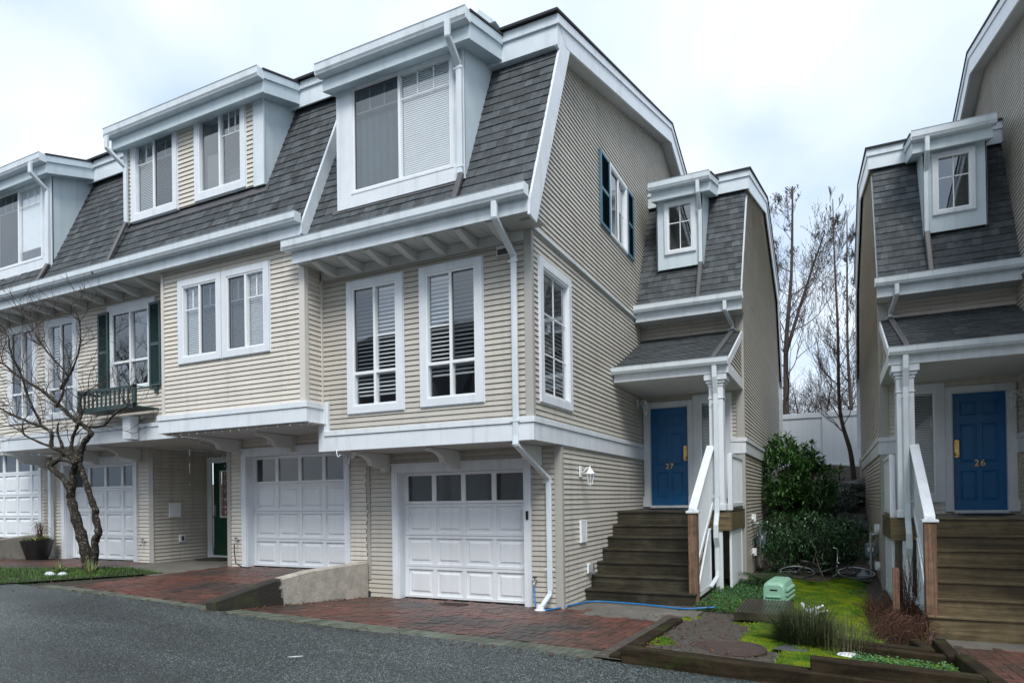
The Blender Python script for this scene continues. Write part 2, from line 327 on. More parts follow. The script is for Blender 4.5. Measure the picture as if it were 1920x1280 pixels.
def bricks(name, inside, zf, x0, x1, y0, y1, mats=('brick', 'mortar'), bed=True):
    b = MB(); s = .1; g = .0035
    for i in range(int((x1-x0)/s)+2):
        for j in range(int((y1-y0)/s)+2):
            d = (i-j) % 4
            if d == 0: c = (i, j, i+2, j+1)
            elif d == 3: c = (i, j, i+1, j+2)
            else: continue
            a0, b0, a1, b1 = x0+c[0]*s, y0+c[1]*s, x0+c[2]*s, y0+c[3]*s
            if not inside((a0+a1)/2, (b0+b1)/2): continue
            h = rnd(-.003, .003); col = min(1, max(0.01, random.gauss(.5, .25)))
            P = [(p, q, zf(p, q)+h) for p, q in ((a0+g, b0+g), (a1-g, b0+g), (a1-g, b1-g), (a0+g, b1-g))]
            b.add(P+[(p, q, z-.02) for p, q, z in P], [(0, 1, 2, 3), (0, 4, 5, 1), (1, 5, 6, 2), (2, 6, 7, 3), (3, 7, 4, 0)], 0, col)
    nx = max(2, int((x1-x0)/.5)); ny = max(2, int((y1-y0)/.5)); dx = (x1-x0)/nx; dy = (y1-y0)/ny
    for i in range(nx):
        for j in range(ny):
            a, c = x0+i*dx, y0+j*dy
            if inside(a+dx/2, c+dy/2) or any(inside(a+p*dx, c+q*dy) for p in (0, 1) for q in (0, 1)):
                b.add([(p, q, zf(p, q)-.010) for p, q in ((a, c), (a+dx, c), (a+dx, c+dy), (a, c+dy))], [(0, 1, 2, 3)], 1)
    return struct(b.build(name, list(mats)))
def edge_bricks(name, x0, x1, y, zf, rows=2):
    b = MB(); x = x0
    while x < x1-.05:
        for r in range(rows):
            a0, a1, c0, c1 = x+.003, x+.097, y+r*.2+.003, y+r*.2+.197
            P = [(p, q, zf(p, q)+.003+rnd(-.002, .002)) for p, q in ((a0, c0), (a1, c0), (a1, c1), (a0, c1))]
            b.add(P+[(p, q, z-.03) for p, q, z in P], [(0, 1, 2, 3), (0, 4, 5, 1), (1, 5, 6, 2), (2, 6, 7, 3), (3, 7, 4, 0)], 0, rnd(.01, .99))
        x += .1
    return struct(b.build(name, ['brick_grey']))
inA = lambda x, y: -7.22 < x < -2.0 and 6.39 < y < 9.3 and not (x > -3.3-(9.3-y)*-.2 and y > 8.75)
bricks('brick_driveway', inA, zA, -7.25, -1.95, 6.35, 9.35)
edge_bricks('paver_edging', -7.2, -2.0, 5.97, zA, 2)
inB = lambda x, y: -10.72 < x < -7.42 and 6.18 < y < 9.3
bricks('uphill_brick_driveway', inB, zB, -10.75, -7.4, 6.15, 9.35)
edge_bricks('uphill_paver_edging', -11.2, -7.42, 5.97, zB, 1)
bricks('far_brick_driveway', lambda x, y: -16.9 < x < -12.95 and 6.7 < y < 9.3, zB, -16.95, -12.9, 6.7, 9.35)
struct(sheet(fr(-12.98, -10.68, 6), fr(7.6, 11.0, 6), lambda x, y: zB(x, y)-.002, 'concrete_path', 'slab'))
struct(sheet(fr(-3.75, -1.75, 8), fr(8.6, 10.6, 6), lambda x, y: zA(x, y)-.006, 'entry_slab', 'slab'))
def zbed(x, y):
    t = x+1.9
    a = pw(y, [(6.0, .13-.04*t), (7.6, .06-.05*t), (9.5, -.02-.07*t), (14, -.03-.035*t), (17, .05), (20, .9), (23, 1.9), (25.3, 2.62), (26.5, 2.8), (60, 2.9)])
    return a+.03*MN.noise(Vector((x*1.4, y*1.4, 0)))
struct(sheet(fr(-2.1, 1.25, 34), fr(6.0, 17, 110), zbed, 'garden_soil', 'gravel'))
struct(sheet(sorted(set([-40, -20, -10, -5]+fr(-3, 3, 24)+[6, 12, 30])), fr(16.9, 30, 40)+[45, 70], lambda x, y: zbed(x, y)+.2*MN.noise(Vector((x*.5, y*.5, 3)))*min(1, (y-17)/3+.0)-.02, 'bank', 'soil'))
z26 = lambda x, y: lerp(gs(x), -.24, min(1, max(0, (y-5.98)/3.6)))
bricks('right_brick_driveway', lambda x, y: 1.25 < x < 6 and 6.18 < y < 9.7, z26, 1.2, 6, 6.15, 9.7)
edge_bricks('right_paver_edging', 1.25, 6.0, 5.97, z26, 1)
struct(sheet(fr(1.15, 6, 10), fr(9.0, 12.2, 6), lambda x, y: z26(x, y)-.008, 'right_entry_slab', 'slab'))
struct(sheet(fr(-16.2, -10.4, 30), fr(5.6, 8.6, 16), lambda x, y: zB(x, y)-.02 if y > 5.95 else gs(x)-.02, 'lawn_soil', 'soil'))
# ---------------------------------------------------------------- building pieces
def siding(F, name, z0, z1, ext, holes, m, parent, course=.078, proj=.017, ph=0., brk=()):
    """clapboard courses as real overlapping strips; ext(v)->(u0,u1); holes=(u0,u1,v0,v1)"""
    b = MB(F); k0 = math.floor((z0-ph)/course); zc = ph+k0*course
    cuts = sorted(set([v for h in holes for v in (h[2], h[3])]+list(brk)))
    seams = [-30+rnd(0, 3.6) for _ in range(3)]
    while zc < z1-1e-4:
        lo, hi = max(zc, z0), min(zc+course, z1)
        lv = [lo]+[c for c in cuts if lo+1e-3 < c < hi-1e-3]+[hi]
        tint = rnd(.42, .58)
        for a, c in zip(lv, lv[1:]):
            ea, ec = ext(a+1e-5), ext(c-1e-5); iv = [(ea[0], ea[1], ec[0], ec[1])]
            for h in holes:
                if h[2] <= a+1e-3 and h[3] >= c-1e-3:
                    nv = []
                    for (p, q, r, s) in iv:
                        if h[1] <= min(p, r) or h[0] >= max(q, s): nv.append((p, q, r, s)); continue
                        if h[0] > max(p, r): nv.append((p, h[0], r, h[0]))
                        if h[1] < min(q, s): nv.append((h[1], q, h[1], s))
                    iv = nv
            iv2 = []
            for (p, q, r, s) in iv:
                sm = seams[k0 % 3]+.0
                while sm < max(q, s):
                    if sm > max(p, r)+.15 and sm < min(q, s)-.15: iv2.append((p, sm-.0012, r, sm-.0012)); p = r = sm+.0012
                    sm += 3.6
                iv2.append((p, q, r, s))
            for (p, q, r, s) in iv2:
                if q-p < 1e-3 and s-r < 1e-3: continue
                tint = min(.98, max(.02, rnd(.25, .75)))
                def pf(z): return proj*(1-(z-zc)/course)
                low = abs(a-zc) < 1e-3; a2 = a+.0075 if low and c-a > .02 else a
                b.add([(p, a2, pf(a)), (q, a2, pf(a)), (s, c, pf(c)), (r, c, pf(c))], [(0, 1, 2, 3)], 0, tint)
                if low: b.add([(p, a, -.004), (q, a, -.004), (q, a2, -.012), (p, a2, -.012), (q, a2, proj), (p, a2, proj)], [(0, 1, 2, 3), (3, 2, 4, 5)], 0, tint)
        zc += course; k0 += 1 if random.random() < .5 else 0
    return b.build(name, [m], parent)
def shingles(F, name, u0, u1, v0, v1, parent, m='shingle', ex=.155, tw=.18):
    b = MB(F); j = 0; v = v0
    while v < v1:
        u = u0-rnd(0, tw); top = min(v+ex+.01, v1)
        while u < u1:
            wd = tw*rnd(.55, 1.25); a, c = max(u, u0), min(u+wd, u1)
            if c-a > .01:
                col = min(.99, max(.01, random.gauss(.5, .2))); th = rnd(.011, .018); d = rnd(-.004, .004) if v > v0 else 0
                b.add([(a+.0015, v+d, th), (c-.0015, v+d, th), (c-.0015, top, .001), (a+.0015, top, .001), (a+.0015, v+d, -.002), (c-.0015, v+d, -.002)],
                      [(0, 1, 2, 3), (4, 5, 1, 0)], 0, col)
            u += wd
        v += ex; j += 1
    b.quad((u0, v0, 0), (u1, v0, 0), (u1, v1, 0), (u0, v1, 0), mi=1)
    return b.build(name, [m, 'shingle_dark'], parent)
def window(F, parent, u0, u1, v0, v1, t=.1, cols=(1,), rows=(1,), munt=None, blind='wide', scr=(), deep=.55, white='white', tb=None,
           room='room', raised=.0, label=None, pr=.045):
    """outer trim rect; cols/rows give sash shares; munt(c,r,rect)->list of bars; scr = set of (c,r) with insect screen"""
    b = MB(F); b.frame(u0, u1, v0, v1, t, -.02, pr, 0, tb); tb = t if tb is None else tb
    b.frame(u0-.012, u1+.012, v0-.012, v1+.012, .02, -.02, .022, 0)
    wn = b.build('window', [white], parent, bevel=.003)
    if label: wn['label'] = label
    iu0, iu1, iv0, iv1 = u0+t, u1-t, v0+tb, v1-t
    f = MB(F); f.frame(iu0-.002, iu1+.002, iv0-.002, iv1+.002, .028, -.05, pr-.012)
    iu0 += .026; iu1 -= .026; iv0 += .026; iv1 -= .026; W = iu1-iu0; H = iv1-iv0
    cs = [iu0]; [cs.append(cs[-1]+W*c/sum(cols)) for c in cols]; rs = [iv0]; [rs.append(rs[-1]+H*r/sum(rows)) for r in rows]
    for c in cs[1:-1]: f.box(c-.022, c+.022, iv0, iv1, -.05, pr-.016)
    for r in rs[1:-1]: f.box(iu0, iu1, r-.022, r+.022, -.05, pr-.019)
    f.build('frame', ['vinylw'], wn, bevel=.002)
    mb = MB(F)
    for ci in range(len(cols)):
        for ri in range(len(rows)):
            a0 = cs[ci]+(.022 if ci else 0); a1 = cs[ci+1]-(.022 if ci < len(cols)-1 else 0)
            c0 = rs[ri]+(.022 if ri else 0); c1 = rs[ri+1]-(.022 if ri < len(rows)-1 else 0)
            sc = (ci, ri) in scr; wz = -.002 if sc else -.022
            p = MB(F)
            if sc: p.frame(a0, a1, c0, c1, .016, wz-.008, wz+.006, 1)
            p.add([(a0, c0, wz), (a1, c0, wz), (a1, c1, wz), (a0, c1, wz)], [(0, 1, 2, 3)])
            p.build('pane', ['screen' if sc else 'glass', 'dark_grey'], wn)
            if munt:
                for (x0, x1, y0, y1) in munt(ci, ri, (a0, a1, c0, c1)): mb.box(x0, x1, y0, y1, -.034, -.016)
    if mb.v: mb.build('muntin', ['vinylw'], wn)
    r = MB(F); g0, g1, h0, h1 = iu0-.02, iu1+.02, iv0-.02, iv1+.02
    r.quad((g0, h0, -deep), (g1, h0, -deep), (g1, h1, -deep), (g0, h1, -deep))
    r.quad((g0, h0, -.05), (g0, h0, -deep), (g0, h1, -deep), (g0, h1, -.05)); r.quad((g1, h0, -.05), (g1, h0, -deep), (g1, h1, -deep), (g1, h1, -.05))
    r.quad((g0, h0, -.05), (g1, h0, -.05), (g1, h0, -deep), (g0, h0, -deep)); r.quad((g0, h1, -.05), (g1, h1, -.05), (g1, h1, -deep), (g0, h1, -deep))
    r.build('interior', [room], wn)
    if blind in ('wide', 'fine'):
        pit, hw, ang = (.062, .026, .66) if blind == 'wide' else (.030, .0135, .85)
        bl = MB(F); z = iv1-.03
        while z > iv0+raised:
            dz = hw*math.sin(ang); dw = hw*math.cos(ang); q = rnd(-.002, .002)
            bl.quad((iu0, z-dz, -.075+dw), (iu1, z-dz+q, -.075+dw), (iu1, z+dz+q, -.075-dw), (iu0, z+dz, -.075-dw)); z -= pit
        bl.box(iu0, iu1, z-.01, z+.015, -.115, -.085); bl.box(iu0, iu1, iv1-.03, iv1, -.125, -.08)
        bl.build('blind', ['blind'], wn)
    elif blind == 'curtain':
        bl = MB(F); n = 26
        for i in range(n):
            a = iu0+W*i/n; c = iu0+W*(i+1)/n; wa, wb = (-.10-.022*(i % 2), -.10-.022*((i+1) % 2))
            bl.quad((a, iv0, wa), (c, iv0, wb), (c, iv1, wb), (a, iv1, wa))
        bl.build('curtain', ['curtain'], wn, smooth=True)
    return wn
def hbar(frac): return lambda c, r, q: [(q[0], q[1], lerp(q[2], q[3], frac)-.009, lerp(q[2], q[3], frac)+.009)]
def grid(nc, fr_):                                            # top lights: nc columns above a rail at fr_
    def g(c, r, q):
        z = lerp(q[2], q[3], fr_); L = [(q[0], q[1], z-.009, z+.009)]
        for i in range(1, nc): x = lerp(q[0], q[1], i/nc); L.append((x-.009, x+.009, z, q[3]))
        return L
    return g
def gutter(F, parent, u0, u1, v0, h=.15, d=.14, name='gutter'):
    """K-style gutter; F local: u along, v up, w out from fascia face"""
    b = MB(F); P = [(v0, 0), (v0, d*.66), (v0+h*.07, d*.80), (v0+h*.16, d*.84), (v0+h*.34, d*.97), (v0+h*.90, d*.99), (v0+h, d*1.06), (v0+h, d*.9), (v0+h*.86, d*.9), (v0+h*.1, d*.5), (v0+h*.1, .01), (v0+h, .01), (v0+h, 0)]
    b.F = lambda a, c, e: F(a, c, e)
    n = len(P)
    pts = [(u0, p[0], p[1]) for p in P]+[(u1, p[0], p[1]) for p in P]
    b.add(pts, [(i, (i+1) % n, n+(i+1) % n, n+i) for i in range(n)])
    for u in (u0, u1): b.box(u-.004, u+.004, v0, v0+h*.97, .004, d*.97)
    x = u0+.3
    return b.build(name, ['gutter'], parent)
def garage(F, parent, u0, u1, v0, v1, t=.12, jamb=.146, panes='glass', sticker=False):
    """trim outer rect u0..u1, v0..v1"""
    b = MB(F); b.box(u0, u0+t, v0, v1, -.02, .045); b.box(u1-t, u1, v0, v1, -.02, .045); b.box(u0+t, u1-t, v1-t, v1, -.02, .043)
    b.box(u0-.02, u1+.02, v1, v1+.03, -.02, .06)
    b.box(u0+t, u0+t+.012, v0, v1-t, -jamb-.03, .02); b.box(u1-t-.012, u1-t, v0, v1-t, -jamb-.03, .02); b.box(u0+t, u1-t, v1-t-.012, v1-t, -jamb-.03, .02)
    b.build('garage_trim', ['white'], parent, bevel=.003)
    U0, U1, V0, V1 = u0+t+.012, u1-t-.012, v0+.01, v1-t-.012
    d = MB(F); nr, nc = 4, 4; rh = (V1-V0)/nr; W = (U1-U0-.06)/nc; gp = []
    for r in range(nr):
        a, c = V0+r*rh+.003, V0+(r+1)*rh-.003
        zf, zb, zp = -jamb, -jamb-.04, -jamb-.028
        glassrow = r == nr-1
        d.box(U0, U1, a, a+.045, zb, zf); d.box(U0, U1, c-.045, c, zb, zf)
        for k in range(nc+1):
            x = U0+.03+k*W; d.box(max(U0, x-.04), min(U1, x+.04), a+.045, c-.045, zb, zf-.001)
        for k in range(nc):
            x0, x1 = U0+.03+k*W+.04, U0+.03+(k+1)*W-.04; y0, y1 = a+.045, c-.045
            if glassrow: gp.append((x0, x1, y0, y1, zp)); continue
            d.quad((x0, y0, zp), (x1, y0, zp), (x1, y1, zp), (x0, y1, zp))
            i = .045; j = .075
            R = lambda q, z: [(x0+q, y0+q, z), (x1-q, y0+q, z), (x1-q, y1-q, z), (x0+q, y1-q, z)]
            d.add(R(i, zp)+R(j, zf-.008), [(0, 1, 5, 4), (1, 2, 6, 5), (2, 3, 7, 6), (3, 0, 4, 7), (4, 5, 6, 7)])
    d.box(U0, U1, V0, V1, zb-.02, zb-.005)
    dr = d.build('garage_door', ['door_white'], parent, bevel=.0025)
    for (x0, x1, y0, y1, z) in gp:
        p = MB(F); p.quad((x0, y0, z), (x1, y0, z), (x1, y1, z), (x0, y1, z)); p.build('pane', ['gglass'], dr)
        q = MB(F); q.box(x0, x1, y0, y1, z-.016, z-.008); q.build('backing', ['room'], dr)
    s = MB(F); s.box(U0, U1, v0-.03, v0+.012, -jamb-.03, -jamb-.005); s.build('threshold_seal', ['black'], dr)
    return dr
def arch_bracket(parent, x, z, y0, y1, h=.26, wd=.10):
    """soffit at z; wall at y1; tip at y0"""
    P = [(y1, z), (y0, z), (y0, z-.045)]
    for i in range(11):
        t = i/10; P.append((y0+.04+.36*t, z-.05-(h-.11)*(1-math.sqrt(max(0, 1-t*t)))))
    P += [(y0+.43, z-h+.045), (y1-.14, z-h+.015), (y1-.14, z-h-.02), (y1, z-h-.02)]
    b = MB(); b.prism(P, 0, x-wd/2, x+wd/2); b.box(x-wd/2-.012, x+wd/2+.012, y1-.125, y1, z-h-.035, z-.002)
    b.build('arched_bracket', ['under'], parent, bevel=.003)
def downspout(parent, pts, w_=.085, d_=.06, m='gutter', name='downspout'):
    b = MB(); b.rtube(pts, w_, d_)
    o = b.build(name, [m], parent, bevel=.012)
    return o
def straps(parent, x, y, zs):
    for z in zs: MB().box(x-.075, x+.075, y-.045, y-.037, z-.012, z+.012).build('pipe_strap', ['gutter'], parent)
RK = .285
def dormer(parent, x0, x1, zb, yf, zB, kind, k, eave, left_ret=True, right_ret=True, label=None):
    """dormer whose roof carries on the low main slope: roof(y)=zB+RK*(y-8.72 ref)"""
    yr, = (eave['yb'],); roofz = lambda y: zB+RK*(y-yr)
    ys = lambda z: eave['y']+(z-eave['z'])*k                  # mansard surface
    zt = roofz(yf)-.14
    d = MB(front(yf)); holes = eave.get('holes', [])
    # cheeks
    for (x, on) in ((x0, left_ret), (x1, right_ret)):
        s = MB(); s.prism([(yf+.02, zb), (ys(zb)+.03, zb), (ys(zt+.1)+.05, zt+.1), (yf+.02, zt)], 0, x-.012 if x == x1 else x-.008, x+.008 if x == x1 else x+.012)
        s.build('dormer_cheek', ['panel'], parent)
    return zt, roofz, ys
def roof_edge(parent, x0, x1, yf, roofz, y2, over=.22, left=True, right=True, fas=.24):
    """box fascia wrapping a dormer roof (front yf-over) plus its roof sheet and gutter"""
    ya = yf-over; b = MB(); zf = roofz(ya)
    X0, X1 = x0-(.16 if left else 0), x1+(.20 if right else 0)
    b.box(X0, X1, ya, ya+.03, zf-.10-fas, zf-.02)
    for (x, on, s) in ((X0, left, 1), (X1, right, -1)):
        if on:
            a, c = (x, x+.03) if s > 0 else (x-.03, x)
            b.prism([(ya+.03, zf-.10-fas), (y2, roofz(y2)-.10-fas), (y2, roofz(y2)-.02), (ya+.03, zf-.02)], 0, a, c)
            e = .03*s
            a, c = (x-.028, x) if s > 0 else (x, x+.028)
            b.prism([(ya, zf-.13), (y2, roofz(y2)-.13), (y2, roofz(y2)-.005), (ya, zf-.005)], 0, a, c)
    b.prism([(ya+.03, zf-.10-fas+.004), (y2, roofz(y2)-.10-fas+.004), (y2, roofz(y2)-.10-fas+.024), (ya+.03, zf-.10-fas+.024)], 0, X0+.03, X1-.03)
    b.build('dormer_fascia', ['panel'], parent, bevel=.003)
    r = MB(); r.prism([(ya-.03, roofz(ya-.03)), (y2+.3, roofz(y2+.3)), (y2+.3, roofz(y2+.3)+.03), (ya-.03, roofz(ya-.03)+.03)], 0, X0-.03, X1+.04)
    r.build('dormer_roof', ['shingle_dark'], parent)
    gutter(front(ya), parent, X0-.03, X1+.02 if right else X1, zf-.155, .16, .14)
    return X0, X1, zf
def lantern(name, label, x, y, z, face, group='wall lanterns'):
    """white carriage lantern; (x,y,z) wall mount point, face = outward unit (dx,dy)"""
    dx, dy = face; t = thing(name, label, 'wall lantern', (x, y, z), group)
    p = MB(); px, py = dy, -dx
    p.box(x-abs(px)*.05+min(0, dx*.02), x+abs(px)*.05+max(0, dx*.02), y-abs(py)*.05+min(0, dy*.02), y+abs(py)*.05+max(0, dy*.02), z-.09, z+.09)
    p.build('backplate', ['vinylw'], t, bevel=.004)
    a = MB(); c = (x+dx*.17, y+dy*.17)
    a.tube([(x+dx*.02, y+dy*.02, z-.02), (x+dx*.07, y+dy*.07, z+.0), (x+dx*.12, y+dy*.12, z+.06), (c[0], c[1], z+.05), (c[0], c[1], z+.02)], .012, 8)
    a.build('arm', ['vinylw'], t, smooth=True)
    cap = MB(); cap.lathe((c[0], c[1], z), [(.005, .09), (.014, .06), (.02, .035), (.03, .03), (.068, -.02), (.078, -.04), (.07, -.045)], 8); cap.build('cap', ['vinylw'], t)
    g = MB(); g.lathe((c[0], c[1], z), [(.058, -.045), (.034, -.20)], 6); g.build('glass_body', ['glass'], t)
    f = MB()
    for k in range(6):
        an = 2*math.pi*k/6; f.tube([(c[0]+.061*math.cos(an), c[1]+.061*math.sin(an), z-.045), (c[0]+.036*math.cos(an), c[1]+.036*math.sin(an), z-.2)], .0055, 4)
    f.lathe((c[0], c[1], z), [(.042, -.198), (.042, -.21), (.02, -.225), (.008, -.25), (.002, -.26)], 8); f.build('cage', ['vinylw'], t)
    bu = MB(); bu.lathe((c[0], c[1], z), [(.008, -.06), (.02, -.09), (.018, -.12), (.008, -.145)], 8); bu.build('bulb', ['blind'], t, smooth=True)
    return t
def six_panel(F, parent, u0, u1, v0, v1, m):
    b = MB(F); b.box(u0, u1, v0, v1, -.045, 0); W = u1-u0; H = v1-v0; g = .012
    for c in (0, 1):
        x0 = u0+W*(.14+.40*c); x1 = x0+W*.32
        for (a, e) in ((.08, .34), (.41, .74), (.81, .93)):
            y0, y1 = v0+H*a, v0+H*e
            R = lambda q, z: [(x0+q, y0+q, z), (x1-q, y0+q, z), (x1-q, y1-q, z), (x0+q, y1-q, z)]
            b.add(R(0, .0005)+R(.012, .008)+R(.028, .001)+R(.045, .007), [(0, 1, 5, 4), (1, 2, 6, 5), (2, 3, 7, 6), (3, 0, 4, 7), (4, 5, 9, 8), (5, 6, 10, 9), (6, 7, 11, 10), (7, 4, 8, 11),
                  (8, 9, 13, 12), (9, 10, 14, 13), (10, 11, 15, 14), (11, 8, 12, 15), (12, 13, 14, 15)])
    return b.build('front_door', [m], parent)
def text_part(txt, loc, size, m, parent):
    cu = bpy.data.curves.new('number', 'FONT'); cu.body = txt; cu.size = size; cu.extrude = .004; cu.align_x = 'CENTER'; cu.space_character = 1.15
    tmp = bpy.data.objects.new('tmp', cu); COL.objects.link(tmp); bpy.context.view_layer.update()
    me = bpy.data.meshes.new_from_object(tmp.evaluated_get(bpy.context.evaluated_depsgraph_get())); bpy.data.objects.remove(tmp)
    me.transform(Matrix.Rotation(math.pi/2, 4, 'X')); me.materials.clear(); me.materials.append(mt[m])
    base = Vector((0, 0, 0)); q = parent
    while q is not None: base += Vector(q.location); q = q.parent
    me.transform(Matrix.Translation(Vector(loc)-base)); me.name = 'door_number'
    o = bpy.data.objects.new('door_number', me); COL.objects.link(o); o.parent = parent; return o
XA, XR, XL, YL, Y2, YW, XW = -3.67, -3.39, -7.3, 9.2, 8.2, 13.93, -1.605
EV = dict(y=7.62, z=5.50, yb=8.72); K1 = (8.90-7.62)/(8.45-5.5)
ZB = 8.56
def end_unit(label, sid, sside, six, woodm, garage_on=True):
    T = thing('townhouse', label, 'house', (-5.4, 12, 0), 'townhouses')
    # --- garage level
    def f_lo(v): return (-7.24, XA)
    siding(front(YL), 'garage_wall', -.2, 2.47, f_lo, [(-6.70, -4.20, -.3, 2.22)], sid, T)
    garage(front(YL), T, -6.75, -4.16, -.0, 2.25)
    siding(side(XA), 'side_wall', -.2, 2.47, lambda v: (YL, YW), [], sside, T)
    b = MB(); b.box(XA-.10, XA+.024, YL-.024, YL+.0, -.2, 2.45); b.box(XA, XA+.024, YL, YL+.05, -.2, 2.45); b.build('corner_post', ['post'], T)
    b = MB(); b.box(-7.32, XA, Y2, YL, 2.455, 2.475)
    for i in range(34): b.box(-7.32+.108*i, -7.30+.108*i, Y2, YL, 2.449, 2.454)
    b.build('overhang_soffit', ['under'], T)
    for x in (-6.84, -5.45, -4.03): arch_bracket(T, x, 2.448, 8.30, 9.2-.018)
    # --- band
    b = MB(); y0, x1 = 8.12, XA+.045
    b.box(-7.27, x1, y0, y0+.10, 2.45, 2.69); b.box(x1-.06, x1, y0+.10, YW-.0, 2.45, 2.69)
    b.box(-7.27, x1+.02, y0-.02, y0+.10, 2.692, 2.77); b.box(x1-.06, x1+.02, y0+.10, YW, 2.692, 2.77)
    b.box(-7.40, -7.27, 8.119, 8.22, 2.45, 3.21); b.box(-7.27, -7.22, 8.14, 8.2, 2.77, 3.24)
    b.build('belt_board', ['white'], T, bevel=.004)
    # --- main floor
    hs = [(-6.80, -5.80, 3.05, 5.06), (-5.45, -4.43, 3.05, 5.06)]
    siding(front(Y2), 'front_wall', 2.76, 5.32, lambda v: (-7.36, XA), hs, sid, T)
    window(front(Y2), T, -6.84, -5.775, 3.02, 5.09, .115, (1, 1), (.27, .73), lambda c, r, q: hbar(.42)(c, r, q) if r else [], 'wide', {(0, 1)}, raised=.16)
    window(front(Y2), T, -5.475, -4.41, 3.03, 5.09, .115, (1, 1), (.27, .73), lambda c, r, q: hbar(.42)(c, r, q) if r else [], 'wide', {(1, 1)}, raised=.34)
    siding(side(XA), 'side_wall', 2.76, 5.36, lambda v: (Y2, YW), [(8.47, 9.62, 3.06, 5.0)], sside, T)
    window(side(XA), T, 8.42, 9.66, 3.005, 5.045, .12, (1,), (1,), lambda c, r, q: [((q[0]+q[1])/2-.009, (q[0]+q[1])/2+.009, q[2], q[3]), (q[0], q[1], lerp(q[2], q[3], .33)-.009, lerp(q[2], q[3], .33)+.009), (q[0], q[1], lerp(q[2], q[3], .66)-.009, lerp(q[2], q[3], .66)+.009)], 'wide')
    b = MB(); b.box(XA-.095, XA+.024, Y2-.024, Y2, 2.77, 5.34); b.box(XA, XA+.024, Y2, Y2+.05, 2.77, 5.34); b.build('corner_post', ['post'], T)
    # --- upper gable
    def up(v):
        ya = EV['y']+.10+(v-5.3)*.40 if v < 8.45 else EV['yb']+.05+(v-8.40)/RK
        return (ya, 32-ya-.1) if True else None
    def up2(v):
        ya, yb = up(v); return (ya, max(ya, yb))
    siding(side(XA+.015), 'gable_wall', 5.38, 10.42, up2, [(11.78, 12.80, 6.55, 7.8)] if six == '27' else [], sside, T, brk=(8.45,))
    b = MB(); b.box(XA-.02, XA+.055, 7.72, YW-.35, 5.345, 5.375); b.build('drip_trim', ['gutter'], T)
    if six == '27':                                        # side window with shutters
        window(side(XA+.015), T, 11.72, 12.84, 6.50, 7.84, .05, (1, 1), (1,), lambda c, r, q: grid(2, .55)(c, r, q) if c else [], 'curtain', {(0, 0)})
        for (a, c) in ((11.16, 11.70), (12.86, 13.30)):
            s = MB(side(XA+.03)); s.frame(a, c, 6.50, 7.84, .055, .0, .035); s.box(a+.055, c-.055, 7.14, 7.20, 0, .033); z = 6.56
            while z < 7.78:
                if not 7.12 < z < 7.2: s.quad((a+.055, z, .03), (c-.055, z, .03), (c-.055, z+.035, .004), (a+.055, z+.035, .004))
                z += .034
            s.quad((a+.05, 6.52, .002), (c-.05, 6.52, .002), (c-.05, 7.82, .002), (a+.05, 7.82, .002))
            s.build('shutter', ['shutter_blue'], T)
    # --- eaves
    xe0, xe1 = -7.50, XR
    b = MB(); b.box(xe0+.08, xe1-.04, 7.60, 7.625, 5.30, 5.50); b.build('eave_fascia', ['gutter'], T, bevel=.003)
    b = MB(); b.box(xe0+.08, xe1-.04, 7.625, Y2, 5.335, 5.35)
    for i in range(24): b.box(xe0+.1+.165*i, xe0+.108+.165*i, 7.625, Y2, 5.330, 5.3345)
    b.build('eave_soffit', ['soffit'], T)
    b = MB(); b.box(-7.36, XA-.09, Y2-.045, Y2-.019, 5.19, 5.33); b.build('frieze_board', ['under'], T)
    for x in (-7.04, -6.54, -6.03, -5.53, -5.03, -4.51, -4.02):
        s = MB(); P = [(7.66, 5.33), (Y2-.045, 5.33), (Y2-.045, 5.20)]+[(Y2-.045-.5*i/6, 5.20+.09*(i/6)**2) for i in range(1, 7)]
        s.prism(P, 0, x-.05, x+.05); s.build('eave_bracket', ['under'], T, bevel=.004)
    gutter(front(7.60), T, xe0, XR-.03, 5.475, .155, .14)
    Fs = slope(EV['y'], EV['z'], K1); L = (8.32-5.5)*math.hypot(K1, 1)
    shingles(Fs, 'mansard_roof', -7.22, XR-.03, -.02, L, T)
    # --- top fascia + low roof
    b = MB(); b.box(-7.2, XR-.001, 8.60, 8.63, 8.03, 8.36); b.box(-7.2, XR+.02, 8.565, 8.595, 8.30, 8.44); b.box(-7.2, XR-.04, 8.63, 8.95, 8.034, 8.05)
    b.build('top_fascia', ['gutter'], T, bevel=.003)
    ridge = 10.63
    R = [(8.50, 8.44), (16.0, ridge+.01), (23.5, 8.51), (23.5, 8.545), (16.0, ridge+.045), (8.50, 8.475)]
    b = MB(); b.prism(R, 0, -7.3, XR+.045); b.build('roof', ['shingle_dark'], T)
    # rake boards
    b = MB(); x0, x1 = XR-.035, XR
    b.prism([(8.62, 8.44), (16, ridge), (16, ridge-.42), (9.14, 8.24), (8.96, 8.20)], 0, x0, x1)
    b.prism([(16, ridge), (23.4, 8.50), (23.1, 8.1), (16, ridge-.42)], 0, x0, x1)
    b.prism([(8.58, 8.45), (16, ridge+.02), (16, ridge-.11), (8.58, 8.32)], 0, x1, x1+.025)
    b.prism([(16, ridge+.02), (23.4, 8.53), (23.4, 8.40), (16, ridge-.11)], 0, x1, x1+.025)
    b.prism([(7.60, 5.46), (8.86, 8.40), (9.12, 8.24), (7.80, 5.22), (7.58, 5.25)], 0, x0-.004, x1-.004)
    b.prism([(23.4, 8.5), (24.4, 5.5), (24.2, 5.3), (23.1, 8.2)], 0, x0, x1)
    b.box(x0-.02, x1-.006, 8.606, 8.98, 8.02, 8.42)
    b.build('rake_board', ['white'], T, bevel=.003)
    b = MB(); b.prism([(9.14, 8.28), (16, ridge-.36), (16, ridge-.38), (9.14, 8.26)], 0, XA, x0); b.prism([(16, ridge-.36), (23.1, 8.28), (23.1, 8.26), (16, ridge-.38)], 0, XA, x0)
